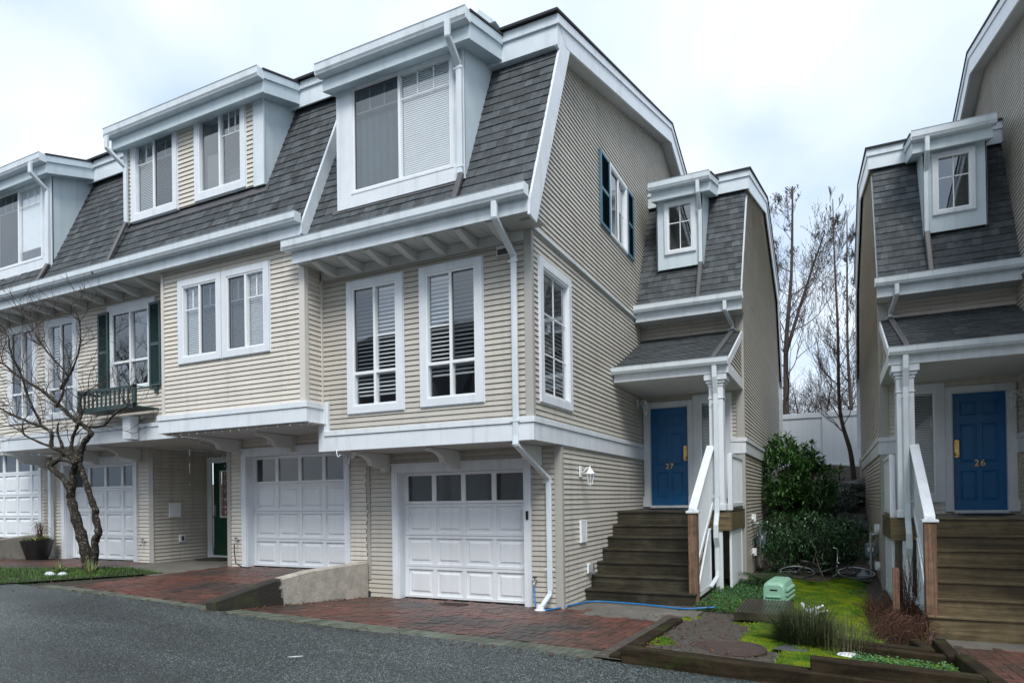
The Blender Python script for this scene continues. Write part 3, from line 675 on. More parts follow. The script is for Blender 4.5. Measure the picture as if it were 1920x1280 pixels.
    b.prism([(7.84, 5.3), (9.1, 8.2), (9.13, 8.2), (7.88, 5.3)], 0, XA, x0)
    for i in range(40): y = 9.3+i*.17; b.box(XA+.02, x0, y, y+.006, 8.262+(y-9.14)*.2960-.004, 8.262+(y-9.14)*.2960)
    b.build('rake_soffit', ['soffit'], T)
    b = MB(); b.box(-5.75, -5.25, 10.3, 10.9, 9.0, 10.0); b.prism([(-5.82, 10.0), (-5.5, 10.32), (-5.18, 10.0)], 1, 10.22, 10.98); b.build('roof_vent', ['panel'], T, bevel=.004)
    b = MB(); b.prism([(24.1, 5.3), (24.1, -.3), (24.2, -.3), (24.2, 5.3)], 0, -7.3, XA); b.build('rear_wall', [sside], T)
    b = MB(); b.prism([(23.4, 8.5), (24.4, 5.5), (24.3, 5.5), (23.3, 8.5)], 0, -7.3, XR-.04); b.build('rear_roof', ['shingle_dark'], T)
    # --- big dormer
    dx0, dx1, dz, dy = -6.69, -4.48, 6.08, 7.85
    roofz = lambda y: 8.13+RK*(y-7.63)
    ztop = roofz(dy)-.12
    ys = lambda z: EV['y']+(z-EV['z'])*K1
    for x, s in ((dx0, 1), (dx1, -1)):
        c = MB(); a, e = (x, x+.02) if s > 0 else (x-.02, x)
        c.prism([(dy, dz), (ys(dz)+.06, dz), (ys(ztop)+.06, ztop), (dy, ztop)], 0, a, e); c.build('dormer_cheek', ['panel'], T)
    p = MB(front(dy)); u0, u1, v0, v1 = dx0+.28, dx1-.20, 6.26, 7.86
    p.box(dx0, u0, dz, ztop, -.03, 0); p.box(u1, dx1, dz, ztop, -.03, 0); p.box(u0, u1, dz, v0, -.03, -.0005); p.box(u0, u1, v1, ztop, -.03, -.0005)
    p.box(dx0-.012, dx0+.26, dz-.03, ztop, 0, .028); p.box(dx0+.26, dx1-.0, dz-.03, dz+.20, 0, .026); p.box(dx1-.03, dx1+.012, dz-.03, ztop, .0, .0275)
    p.build('dormer_front', ['white'], T, bevel=.003)
    window(front(dy), T, u0-.02, u1+.04, v0-.02, v1, .04, (.49, .51), (1,), grid(3, .77), 'none', {(0, 0)}, white='white', pr=.035)
    bl = MB(front(dy)); cm = lerp(u0, u1, .5); z = 7.80
    while z > 6.32: bl.quad((cm+.02, z-.026, -.05), (u1, z-.026, -.05), (u1, z+.005, -.062), (cm+.02, z+.005, -.062)); z -= .03
    bl.build('cellular_blind', ['blind'], T)
    bl = MB(front(dy)); n = 14
    for i in range(n):
        a = lerp(u0, cm, i/n); c = lerp(u0, cm, (i+1)/n); bl.quad((a, 6.30, -.06-.02*(i % 2)), (c, 6.30, -.06-.02*((i+1) % 2)), (c, 7.82, -.06-.02*((i+1) % 2)), (a, 7.82, -.06-.02*(i % 2)))
    bl.build('curtain', ['curtain'], T, smooth=True)
    roof_edge(T, dx0+.06, dx1+.02, dy, roofz, 8.62)
    b = MB(Fs); b.box(dx0-.12, dx1-.02, .55, .63, .012, .018); b.build('flashing', ['dark_grey'], T)
    # downspout from the dormer and from the eave
    yb = 7.82
    downspout(T, [(-4.52, 7.50, 8.0), (-4.52, 7.50, 7.82), (-4.52, 7.79, 7.60), (-4.52, 7.79, 6.12)]); straps(T, -4.52, 7.80, (7.55, 6.2))
    downspout(T, [(-4.52, 7.80, 6.10), (-4.56, 7.60, 5.58)], m='dark_grey', name='roof_pipe')
    downspout(T, [(-3.87, 7.52, 5.50), (-3.87, 7.52, 5.28), (-3.89, 8.12, 4.98), (-3.89, 8.12, 2.52), (-3.89, 8.10, 2.40), (-3.86, 8.98, 2.02), (-3.84, 9.12, 1.95), (-3.84, 9.12, .30)])
    straps(T, -3.89, 8.13, (4.9, 2.72)); straps(T, -3.84, 9.14, (1.9, .6))
    downspout(T, [(-3.84, 9.12, .30), (-3.84, 9.10, .22), (-3.90, 8.92, .06)], .07, .05)
    b = MB(); b.lathe((-3.91, 8.9, -.01), [(.09, 0), (.09, .03), (.06, .04), (.055, .10)], 14); b.build('drain_collar', ['vinylw'], T)
    v = MB(front(Y2)); v.box(-4.17, -3.97, 5.03, 5.17, .01, .05); v.build('vent_hood', ['under'], T); v = MB(front(Y2)); v.box(-4.15, -3.99, 5.04, 5.12, .05, .054); v.build('vent_opening', ['black'], T)
    # --- entry wing
    W0, W1 = XA, XW; KW = (14.86-13.42)/(8.4-5.5)
    def wside(v):
        if v < 5.4: return (YW, 23.8)
        a = 13.48+(v-5.5)*KW+.02 if v < 8.45 else 14.90+(v-8.45)/.27
        return (a, max(a, 37.8-a))
    siding(side(XW), 'wing_side_wall', -.3, 2.52, lambda v: (YW, 23.8), [], sside, T)
    siding(side(XW), 'wing_side_wall', 2.80, 9.5, wside, [], sside, T, brk=(5.4, 8.45))
    b = MB(); b.box(XW-.02, XW+.045, YW-.04, 23.8, 2.51, 2.74); b.box(XW-.02, XW+.065, YW-.06, 23.8, 2.742, 2.82)
    b.box(-1.86, XW-.02, YW-.045, YW, 2.51, 2.74); b.box(-1.86, XW-.02, YW-.06, YW, 2.742, 2.82); b.build('wing_belt_board', ['white'], T, bevel=.003)
    b = MB(); b.box(XW-.13, XW+.024, YW-.024, YW, -.3, 5.28); b.box(XW, XW+.024, YW, YW+.08, -.3, 2.5); b.box(XW, XW+.024, YW, YW+.07, 2.82, 5.28); b.build('corner_post', ['post'], T)
    siding(front(YW), 'entry_wall', -.3, 5.32, lambda v: (W0, W1), [(-3.56, -2.66, 1.45, 3.6), (-2.5, -1.92, 1.7, 3.6)], sid, T)
    b = MB(); b.box(XW-.25, XW+.0, YW-.0, 23.6, -.6, -.28); b.build('foundation', ['concrete_d'], T)
    b = MB(); b.box(W0+.03, W1+.06, 13.40, 13.425, 5.27, 5.47); b.build('eave_fascia', ['gutter'], T, bevel=.003)
    b = MB(); b.box(W0, W1+.06, 13.425, YW, 5.29, 5.305)
    for i in range(12): b.box(W0+.1+.2*i, W0+.108+.2*i, 13.425, YW, 5.284, 5.2895)
    b.build('eave_soffit', ['soffit'], T)
    gutter(front(13.40), T, W0+.0, W1+.09, 5.445, .15, .14)
    Fw = slope(13.44, 5.5, KW); L2 = (8.28-5.5)*math.hypot(KW, 1)
    shingles(Fw, 'mansard_roof', W0, W1+.03, -.02, L2, T)
    b = MB(); b.box(W0+.02, W1+.10, 14.64, 14.67, 8.12, 8.38); b.box(W0+.02, W1+.125, 14.61, 14.638, 8.37, 8.51)
    b.prism([(14.67, 8.12), (14.86, 8.14), (18.9, 9.22), (18.9, 9.58), (14.67, 8.50)], 0, W1+.07, W1+.10); b.prism([(18.9, 9.22), (22.8, 7.85), (23.0, 8.3), (18.9, 9.58)], 0, W1+.07, W1+.10)
    b.prism([(14.62, 8.38), (18.9, 9.50), (18.9, 9.62), (14.62, 8.51)], 0, W1+.10, W1+.125); b.prism([(18.9, 9.50), (23.05, 8.18), (23.05, 8.30), (18.9, 9.62)], 0, W1+.10, W1+.125)
    b.prism([(23.0, 8.3), (24.35, 5.5), (24.1, 5.35), (22.8, 7.9)], 0, W1+.07, W1+.10); b.build('top_fascia', ['gutter'], T, bevel=.003)
    b = MB(); b.prism([(13.46, 5.42), (14.80, 8.05), (14.86, 8.05), (13.52, 5.42)], 0, W1+.018, W1+.045); b.build('edge_trim', ['gutter'], T)
    b = MB(); b.prism([(14.57, 8.50), (18.9, 9.62), (23.1, 8.30), (23.1, 8.335), (18.9, 9.655), (14.57, 8.535)], 0, W0+.0, W1+.15); b.build('wing_roof', ['shingle_dark'], T)
    b = MB(); b.prism([(23.0, 8.3), (24.35, 5.5), (24.25, 5.5), (22.9, 8.3)], 0, W0, W1+.1); b.build('wing_rear_roof', ['shingle_dark'], T)
    downspout(T, [(W1+.04, 24.2, 5.5), (W1+.04, 24.2, 3.3)], .1, .08)
    # small dormer
    mx0, mx1, mz, my = -3.26, -2.32, 6.40, 13.79; rz = lambda y: 8.125+.285*(y-13.59); zt = rz(my)-.12; yw = lambda z: 13.44+(z-5.5)*KW
    for x, s in ((mx0, 1), (mx1, -1)):
        c = MB(); a, e = (x, x+.02) if s > 0 else (x-.02, x)
        c.prism([(my, mz), (yw(mz)+.06, mz), (yw(zt)+.06, zt), (my, zt)], 0, a, e); c.build('dormer_cheek', ['panel'], T)
    p = MB(front(my)); u0, u1, v0, v1 = -3.03, -2.52, 6.75, 7.70
    p.box(mx0, u0, mz, zt, -.03, 0); p.box(u1, mx1, mz, zt, -.03, 0); p.box(u0, u1, mz, v0, -.03, -.0005); p.box(u0, u1, v1, zt, -.03, -.0005); p.build('dormer_front', ['panel'], T, bevel=.003)
    window(front(my), T, -3.09, -2.46, 6.69, 7.78, .065, (1,), (1,), lambda c, r, q: [((q[0]+q[1])/2-.008, (q[0]+q[1])/2+.008, q[2], q[3]), (q[0], q[1], lerp(q[2], q[3], .62)-.008, lerp(q[2], q[3], .62)+.008)], 'none')
    roof_edge(T, mx0+.10, mx1-.02, my, rz, 14.68, over=.20, left=True)
    downspout(T, [(-2.36, 13.50, 8.0), (-2.36, 13.50, 7.75), (-2.36, 13.74, 7.50), (-2.36, 13.74, 6.42)], .075, .055)
    downspout(T, [(-2.36, 13.72, 6.40), (-2.38, 13.42, 5.58)], m='dark_grey', name='roof_pipe')
    downspout(T, [(-1.85, 13.32, 5.45), (-1.85, 13.32, 5.28), (-1.78, 13.86, 5.08), (-1.78, 13.86, 4.93)], .075, .055); straps(T, -1.78, 13.88, (5.0,))
    downspout(T, [(-1.78, 13.84, 4.98), (-1.86, 12.0, 4.13), (-1.86, 11.93, 4.06)], m='dark_grey', name='roof_pipe')
    # --- porch roof
    kp = (YW-11.86)/(4.97-4.03); px1 = -1.63
    shingles(slope(11.86, 4.04, kp), 'porch_roof', XA+.02, px1, -.02, math.hypot(.93, 2.06), T, ex=.12, tw=.3)
    b = MB(); b.box(XA+.02, px1, 11.86, 11.885, 3.79, 4.02)
    b.prism([(11.86, 3.80), (11.86, 4.02), (YW, 4.97), (YW, 4.80), (12.08, 3.95)], 0, px1+.0, px1+.03); b.box(px1, px1+.028, 11.862, YW, 3.785, 3.98)
    b.build('porch_fascia', ['white'], T, bevel=.003)
    siding(side(px1-.005), 'porch_gable_wall', 3.95, 4.9, lambda v: (11.9+(v-4.0)*kp, YW), [], sid, T)
    b = MB(); b.box(XA, px1, 11.885, YW, 3.79, 3.805)
    for i in range(19): b.box(XA+.02, px1-.0, 11.90+.107*i, 11.908+.107*i, 3.785, 3.7895)
    b.build('porch_soffit', ['under'], T)
    gutter(front(11.86), T, XA+.0, px1+.03, 3.925, .13, .13)
    # --- column
    cx, cy = -1.83, 12.06
    b = MB(); b.box(cx-.12, cx+.12, cy-.12, cy+.12, 1.41, 3.60); b.box(cx-.135, cx+.135, cy-.135, cy+.135, 3.36, 3.385)
    b.box(cx-.135, cx+.135, cy-.135, cy+.135, 3.58, 3.63); b.box(cx-.16, cx+.16, cy-.16, cy+.16, 3.63, 3.68); b.box(cx-.19, cx+.19, cy-.19, cy+.19, 3.68, 3.785)
    b.box(cx-.14, cx+.14, cy-.14, cy+.14, 1.405, 1.52)
    b.build('porch_column', ['white'], T, bevel=.006)
    downspout(T, [(-1.83, 11.80, 3.94), (-1.83, 11.80, 3.72), (-1.83, 11.90, 3.45), (-1.83, 11.90, 1.62), (-1.83, 11.86, 1.35), (-1.83, 11.72, 1.15), (-1.83, 11.72, .95), (-1.83, 11.84, .78), (-1.83, 11.84, .38)]); straps(T, -1.83, 11.92, (3.30, 1.66))
    downspout(T, [(-1.83, 11.84, .38), (-1.83, 11.80, .26), (-1.90, 11.55, .12)], .07, .05)
    # --- door
    F = front(YW); b = MB(F)
    b.box(-3.63, -3.51, 1.45, 3.66, 0, .05); b.box(-2.70, -2.60, 1.45, 3.66, 0, .05); b.box(-3.51, -2.70, 3.55, 3.66, 0, .048)
    b.box(-3.66, -3.50, 1.45, 1.66, 0, .062); b.box(-2.71, -2.58, 1.45, 1.66, 0, .062)
    b.box(-3.51, -3.495, 1.45, 3.55, -.08, .03); b.box(-2.715, -2.70, 1.45, 3.55, -.08, .03); b.box(-3.495, -2.715, 3.535, 3.55, -.08, .03); b.box(-3.5, -2.71, 1.42, 1.475, -.10, .07)
    b.box(-2.60, -2.585, 1.6, 3.72, .0, .06)
    b.build('door_frame', ['white'], T, bevel=.004)
    dd = six_panel(lambda u, v, w_: F(u, v, w_-.055), T, -3.495, -2.715, 1.478, 3.535, 'blue')
    h = MB()
    n = 14; ring = [(-2.775+.034*math.cos(math.pi*i/n), 2.69+.034*math.sin(math.pi*i/n)) for i in range(n+1)]+[(-2.775-.034*math.cos(math.pi*i/n), 2.44-.034*math.sin(math.pi*i/n)) for i in range(n+1)]
    h.prism([(p[0], p[1]) for p in ring], 1, YW+.030, YW+.056)
    h.tube([(-2.775, YW+.05, 2.66), (-2.775, YW-.0, 2.66)], .024, 12); h.tube([(-2.775, YW+.03, 2.47), (-2.775, YW-.02, 2.47), (-2.775, YW-.025, 2.47), (-2.775, YW-.05, 2.47)], [.012, .012, .03, .026], 12)
    h.build('door_lock', ['brass'], dd)
    window(F, T, -2.585, -1.83, 1.62, 3.74, .14, (1,), (1,), None, 'fine', pr=.05)
    mtt = MB(); mtt.box(-3.45, -2.75, 13.2, 13.75, 1.412, 1.43); mtt.build('door_mat', ['black'], T)
    return T
A = end_unit('three storey greige end townhouse with blue door 27 up the dark wooden steps', 'siding_a', 'siding_side', '27', 'wood')
text_part('27', (-3.11, 13.93+.045, 2.25), .16, 'brass', A)
lantern('wall_lantern', 'white carriage lantern above the white cover plate on the side wall', XA+.017, 9.98, 2.08, (1, 0))
lantern('wall_lantern', 'white carriage lantern on the wall beside blue door 27', XA+.017, 13.50, 3.60, (1, 0))
XF.update(mir=True, dz=-.13)
B26 = end_unit('three storey end townhouse with blue door 26 at the right edge of the photo', 'siding_b', 'siding_side', '26', 'wood_new')
lantern('wall_lantern', 'white carriage lantern right of blue door 26', XA+.017, 13.45, 3.40, (1, 0))
XF.update(mir=False, dz=0.)
text_part('26', (-.8+3.11, 13.93+.045, 2.12), .16, 'brass', B26)
# ---------------------------------------------------------------- stairs
def stairs(label, woodm, postlabel):
    T = thing('wooden_staircase', label, 'staircase', (-2.8, 11, 0), 'porch staircases')
    nose = [(10.13+.303*i, .195*(i+1)-.01) for i in range(6)]; x0, x1 = XA+.025, -2.015
    nose.append((11.95, 1.405))
    for i, (y, z) in enumerate(nose[:-1]):
        xx = -1.88 if i == 0 else x1
        b = MB(); b.box(x0-.03 if i == 0 else x0, xx, y, y+.33, z-.035, z, 0, rnd(.2, .8)); b.build('tread', [woodm], T, bevel=.006)
        r = MB(); r.box(x0, xx-.02, y+.03, y+.055, z-.23 if i else -.35, z-.037, 0, rnd(.1, .9)); r.build('riser', [woodm], T)
    b = MB(); k = 0
    y = 11.95
    while y < 13.88:
        b.box(x0, -1.60, y, min(y+.138, 13.9), 1.37, 1.405+rnd(-.001, .001), 0, rnd(.2, .8)); y += .142
    b.build('landing_board', [woodm], T, bevel=.004)
    r = MB(); r.box(x0, -2.03, 11.98, 12.01, 1.13, 1.368, 0, .5); r.build('riser', [woodm], T)
    b = MB(); b.box(-1.98, -1.60, 11.952, 12.0, 1.05, 1.368, 0, .9); b.box(-1.64, -1.60, 12.0, YW-.03, 1.05, 1.366, 0, .8); b.build('landing_beam', ['wood_new'], T, bevel=.004)
    # sawtooth stringer
    P = [(10.17, -.3)]
    for i, (yy, zz) in enumerate(nose): P += [(yy+.04, (nose[i-1][1] if i else -.3)-.036), (yy+.04, zz-.037)]
    P += [(12.1, 1.36), (12.1, .95), (10.45, -.15), (10.45, -.3)]
    s = MB(); s.prism(P, 0, -2.01, -1.965); s.build('stringer', ['wood_new'], T)
    # newel post
    px, py = -1.935, 10.26
    b = MB(); b.box(px-.07, px+.07, py-.07, py+.07, -.35, 1.40, 0, .5); b.build('newel_post', ['post_wood'], T, bevel=.006, )
    b = MB(); b.box(px-.095, px+.095, py-.095, py+.095, 1.40, 1.435); b.prism([(px-.08, 1.435), (px, 1.475), (px+.08, 1.435)], 1, py-.08, py+.08); b.build('post_cap', ['white'], T, bevel=.004)
    # handrail + balusters + bottom rail
    h0, h1 = (py-.02, 1.44), (11.94, 2.50); dz = (h1[1]-h0[1])/(h1[0]-h0[0])
    b = MB(); b.prism([(h0[0], h0[1]), (h1[0], h1[1]), (h1[0], h1[1]+.05), (h0[0], h0[1]+.05)], 0, px-.065, px+.065)
    b.prism([(h0[0]+.05, h0[1]-.07), (h1[0], h1[1]-.10), (h1[0], h1[1]), (h0[0]+.05, h0[1]+.03)], 0, px-.02, px+.02); b.build('handrail', ['white'], T, bevel=.006)
    lo = lambda yy: .56+(yy-10.33)*dz*.98
    b = MB(); b.prism([(10.33, lo(10.33)-.10), (11.94, lo(11.94)-.10), (11.94, lo(11.94)), (10.33, lo(10.33))], 0, px-.03, px+.03); b.build('bottom_rail', ['white'], T, bevel=.004)
    yy = 10.40
    while yy < 11.92:
        b = MB(); b.box(px-.016, px+.016, yy, yy+.04, lo(yy)-.02, h0[1]+(yy-h0[0])*dz-.03); b.build('baluster', ['white'], T); yy += .085
    # landing guard
    b = MB(); b.box(-1.69, -1.61, 12.18, 12.26, 1.405, 2.40); b.box(-1.68, -1.62, 12.26, YW-.05, 2.36, 2.42); b.box(-1.675, -1.625, 12.26, YW-.05, 1.46, 1.53)
    yy = 12.30
    while yy < YW-.1: b.box(-1.665, -1.635, yy, yy+.045, 1.53, 2.36); yy += .09
    b.build('landing_guard', ['white'], T, bevel=.003)
    # skirting louvres
    q = MB(); q.prism([(10.55, .06), (11.85, .06), (11.85, 1.10), (11.78, 1.06), (11.78, .13), (10.70, .13), (11.78, 1.06), (11.74, 1.10), (10.50, .10)], 0, -1.96, -1.93)
    z = .14
    while z < 1.0: ya = 10.68+(z-.13)*1.16; q.add([(-1.935, ya, z), (-1.935, 11.78, z), (-1.955, 11.78, z+.04), (-1.955, ya+.04, z+.04)], [(0, 1, 2, 3)]); z += .042
    q.build('louvre_skirt', ['white'], T)
    q = MB(); q.box(-1.88, -1.76, 11.98, 12.04, -.2, 1.048); q.box(-1.66, -1.62, 12.1, 12.16, .05, 1.045); q.box(-1.66, -1.62, 13.55, 13.61, .05, 1.045); q.box(-1.655, -1.625, 12.16, 13.55, .05, .11); q.box(-1.655, -1.625, 12.16, 13.55, .98, 1.043)
    z = .13
    while z < .96: q.add([(-1.63, 12.16, z), (-1.63, 13.55, z), (-1.65, 13.55, z+.04), (-1.65, 12.16, z+.04)], [(0, 1, 2, 3)]); z += .042
    q.build('louvre_skirt', ['white'], T)
    return T
stairs('dark wet wooden steps up to blue door 27, with a white handrail', 'wood', '')
XF.update(mir=True, dz=-.13)
stairs('lighter brown wooden steps up to blue door 26, with a white handrail', 'wood_new', '')
XF.update(mir=False, dz=0.)
# ---------------------------------------------------------------- uphill townhouses (one step, .42 m, above the end unit)
DZ = .42
def mid_shell(T, x0, x1, ysid, sid, rake_right=False):
    """mansard, roof, eaves between x0 and x1"""
    y0, z0 = EV['y'], EV['z']+DZ
    shingles(slope(y0, z0, K1), 'mansard_roof', x0, x1-.03, -.02, (8.32-5.5)*math.hypot(K1, 1), T)
    b = MB(); b.box(x0, x1, 8.60, 8.63, 8.45, 8.76); b.box(x0, x1, 8.565, 8.595, 8.73, 8.86); b.build('top_fascia', ['gutter'], T, bevel=.003)
    rg = 10.63+DZ
    b = MB(); b.prism([(8.50, 8.86), (16.0, rg), (23.5, 8.92), (23.5, 8.96), (16.0, rg+.04), (8.50, 8.895)], 0, x0, x1); b.build('roof', ['shingle_dark'], T)
    b = MB(); b.box(x0, x1-.02, 7.60, 7.625, 5.72, 5.92); b.build('eave_fascia', ['gutter'], T, bevel=.003)
    b = MB(); b.box(x0, x1-.02, 7.625, Y2, 5.755, 5.77); b.build('eave_soffit', ['soffit'], T)
    b = MB(); b.box(x0, x1, 24.1, 24.2, -.3, 5.9); b.build('rear_wall', ['siding_side'], T)
    gutter(front(7.60), T, x0, x1, 5.89, .155, .14)
    if rake_right:
        b = MB(); b.prism([(7.60, 5.74), (7.60, 5.88), (8.66, 8.40), (8.86, 8.40), (7.78, 5.72)], 0, x1-.03, x1+.01); b.box(x1-.03, x1+.01, 8.57, 8.9, 8.4, 8.85)
        b.prism([(8.50, 8.88), (16, rg+.03), (16, rg-.3), (8.56, 8.6)], 0, x1, x1+.03); b.build('rake_board', ['gutter'], T, bevel=.003)
        siding(side(x1-.02), 'party_gable_wall', 5.8, 8.9, lambda v: (7.72+(v-5.74)*.41, 9.5+(v-5.8)*2), [], 'siding_b', T)
    return T
# unit B: bay over the garage, recessed green door, shuttered window
TB = thing('townhouse', 'three storey cream townhouse with a boxed bay over its garage and a recessed green door', 'house', (-10, 12, 0), 'townhouses')
mid_shell(TB, -12.15, -7.22, 0, 'siding_b', True)
YB = 7.81
siding(front(YL), 'garage_wall', .1, 2.95, lambda v: (-10.70, -7.24), [(-10.26, -7.70, -.3, 2.64)], 'siding_b', TB)
garage(front(YL), TB, -10.31, -7.66, .42, 2.67)
MB().box(-10.72, -10.62, YL-.024, YL, .2, 2.9).build('corner_post', ['post'], TB); MB().box(-7.30, -7.22, YL-.03, YL+.0, .3, 2.46).build('corner_post', ['post'], TB)
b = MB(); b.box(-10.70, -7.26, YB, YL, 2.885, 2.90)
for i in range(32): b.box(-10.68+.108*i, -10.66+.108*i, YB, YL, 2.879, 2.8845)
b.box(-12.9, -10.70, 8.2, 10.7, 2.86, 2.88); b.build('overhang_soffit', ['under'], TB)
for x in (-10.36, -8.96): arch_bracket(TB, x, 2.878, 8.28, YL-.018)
b = MB(); b.box(-10.75, -7.30, 7.75, 7.85, 2.90, 3.12); b.box(-10.77, -7.28, 7.73, 7.85, 3.122, 3.21); b.box(-7.38, -7.30, 7.85, 8.12, 2.90, 3.12); b.box(-7.38, -7.28, 7.85, 8.12, 3.122, 3.21)
b.box(-10.75, -10.69, 7.85, 8.2, 2.90, 3.2); b.build('belt_board', ['white'], TB, bevel=.004)
siding(front(YB), 'bay_wall', 3.2, 5.76, lambda v: (-10.68, -7.37), [(-10.15, -8.15, 4.15, 5.45)], 'siding_b', TB)
siding(side(-7.365), 'bay_side_wall', 3.2, 5.76, lambda v: (YB, 8.22), [], 'siding_b', TB)
b = MB(); b.box(-7.46, -7.345, YB-.024, YB, 3.21, 5.74); b.box(-7.365, -7.345, YB, YB+.06, 3.21, 5.74); b.build('corner_post', ['cream_post'], TB); MB().box(-10.70, -10.63, YB-.024, YB, 3.21, 5.74).build('corner_post', ['cream_post'], TB); MB().box(-7.37, -7.335, 8.155, 8.195, 3.22, 5.3).build('corner_post', ['cream_post'], TB)
b = MB(); b.box(-10.69, -10.68, YB, 8.2, 3.2, 5.75); b.build('bay_side_wall', ['siding_b'], TB)
for a, c, s in ((-10.24, -9.17, {(1, 0)}), (-9.15, -8.08, {(0, 0)})):
    window(front(YB), TB, a, c, 4.08, 5.53, .11, (1, 1), (1,), grid(2, .68), 'fine', s)
# entry recess
XC = -12.94
siding(side(XC), 'recess_wall', .35, 2.88, lambda v: (YL, 10.6), [], 'siding_side', TB)
siding(front(10.52), 'recess_back_wall', .35, 2.88, lambda v: (XC, -10.7), [(-12.75, -11.8, .3, 2.62)], 'siding_side', TB)
b = MB(); b.box(-10.715, -10.70, YL, 10.5, .3, 2.88); b.build('recess_wall', ['siding_side'], TB)
F = front(10.52); b = MB(F); b.box(-12.87, -12.74, .42, 2.70, 0, .05); b.box(-11.80, -11.66, .42, 2.70, 0, .05); b.box(-12.74, -11.80, 2.58, 2.70, 0, .048); b.box(-12.76, -11.78, .40, .48, -.06, .06); b.build('door_frame', ['white'], TB, bevel=.004)
b = MB(F); b.box(-12.72, -12.50, .48, 2.58, -.04, -.005); b.box(-12.04, -11.82, .48, 2.58, -.04, -.005); b.box(-12.50, -12.04, .48, 1.35, -.04, -.005); b.box(-12.50, -12.04, 2.38, 2.58, -.04, -.005); gd = b.build('front_door', ['green'], TB)
b = MB(F); b.frame(-12.52, -12.02, 1.33, 2.40, .035, -.02, .004); b.build('pane_frame', ['white'], gd)
b = MB(F); [b.box(-12.5+.15*i-.006, -12.5+.15*i+.006, 1.36, 2.37, -.012, -.004) for i in (1, 2)]; [b.box(-12.49, -12.05, z-.006, z+.006, -.013, -.005) for z in (1.57, 1.77, 1.97, 2.17)]; b.build('muntin', ['white'], gd)
b = MB(F); b.quad((-12.5, 1.35, -.018), (-12.04, 1.35, -.018), (-12.04, 2.38, -.018), (-12.5, 2.38, -.018)); b.build('pane', ['glass'], gd)
b = MB(F); b.quad((-12.5, 1.35, -.05), (-12.34, 1.35, -.05), (-12.34, 2.38, -.05), (-12.5, 2.38, -.05)); b.build('curtain', ['amber'], gd)
b = MB(F); b.quad((-12.34, 1.35, -.052), (-12.04, 1.35, -.052), (-12.04, 2.38, -.052), (-12.34, 2.38, -.052)); b.build('backing', ['room'], gd)
b = MB(F); b.box(-12.70, -12.64, 1.35, 1.62, -.005, .012); b.tube([(-12.67, 1.36, 0), (-12.67, 1.36, .06)], .025, 8); b.build('door_lock', ['steel'], gd)
b = MB(); b.box(-12.6, -11.8, 9.9, 10.42, .425, .445); b.build('door_mat', ['soil'], TB)
# shuttered window wall
siding(front(Y2), 'front_wall', 3.18, 5.78, lambda v: (XC, -10.69), [(-12.68, -11.58, 3.92, 5.4)], 'siding_b', TB)
b = MB(); b.box(XC, -10.74, 8.12, 8.2, 2.86, 3.10); b.box(XC, -10.74, 8.10, 8.2, 3.102, 3.18); b.build('belt_board', ['white'], TB, bevel=.004)
b = MB(); b.box(-12.02, -11.80, 7.93, 8.10, 2.88, 3.28); b.box(-12.04, -11.78, 7.91, 8.10, 3.28, 3.31); b.build('beam_end_box', ['white'], TB, bevel=.004)
window(front(Y2), TB, -12.73, -11.54, 3.88, 5.44, .05, (1, 1), (.33, .67), None, 'none', {(0, 1)})
b = MB(front(Y2)); b.box(-12.80, -11.38, 5.44, 5.55, 0, .05); b.build('window_cap', ['white'], TB, bevel=.004)
for a, c in ((-13.08, -12.76), (-11.53, -11.21)):
    s = MB(front(Y2-.03)); s.frame(a, c, 3.87, 5.44, .045, 0, .035); s.box(a+.045, c-.045, 4.62, 4.69, 0, .033); z = 3.93
    while z < 5.38:
        if not 4.60 < z < 4.69: s.quad((a+.045, z, .03), (c-.045, z, .03), (c-.045, z+.035, .004), (a+.045, z+.035, .004))
        z += .034
    s.quad((a, 3.87, .0), (c, 3.87, .0), (c, 5.44, .0), (a, 5.44, .0)); s.build('shutter', ['shutter_green'], TB)
for x in (-11.25, -11.87, -12.38, -12.94): 
    s = MB(); s.prism([(7.66, 5.75), (Y2-.02, 5.75), (Y2-.02, 5.60), (Y2-.25, 5.64), (Y2-.5, 5.71)], 0, x-.05, x+.05); s.build('eave_bracket', ['under'], TB, bevel=.004)
def wide_dormer(T, x0, x1, zb, yf, wins, z0):
    roofz = lambda y: 8.575+RK*(y-7.66); ys = lambda z: EV['y']+(z-EV['z']-DZ)*K1; zt = roofz(yf)-.12
    for x, s in ((x0, 1), (x1, -1)):
        c = MB(); a, e = (x, x+.02) if s > 0 else (x-.02, x)
        c.prism([(yf, zb), (ys(zb)+.06, zb), (ys(zt)+.06, zt), (yf, zt)], 0, a, e); c.build('dormer_cheek', ['panel'], T)
    return roofz, zt
rz, zt = wide_dormer(TB, -11.95, -8.38, 6.93, 8.0, None, 0)
hl = [(-11.72, -10.52, 7.0, 8.42), (-9.98, -8.82, 7.0, 8.42)]
siding(front(8.0), 'dormer_wall', 6.93, zt, lambda v: (-11.93, -8.40), hl, 'siding_b', TB)
b = MB(front(8.0)); b.box(-8.60, -8.36, 6.91, zt, 0, .03); b.box(-11.97, -11.85, 6.91, zt, 0, .03); b.box(-11.9, -8.6, 8.50, zt, 0, .03); b.build('dormer_trim', ['gutter'], TB)
window(front(8.0), TB, -11.75, -10.48, 6.93, 8.50, .10, (1, 1), (1,), grid(2, .70), 'fine', {(1, 0)}, tb=.13)
wd = window(front(8.0), TB, -10.02, -8.78, 6.95, 8.50, .10, (1, 1), (1,), lambda c, r, q: grid(3, .68)(c, r, q) if c else [], 'none', set(), tb=.13)
b = MB(front(8.0)); b.box(-9.83, -9.60, 7.12, 7.78, -.12, -.07); b = MB(front(8.0)); b.box(-9.83, -9.58, 7.12, 7.76, -.14, -.07); b.build('box_fan', ['dark_grey'], wd, bevel=.02)
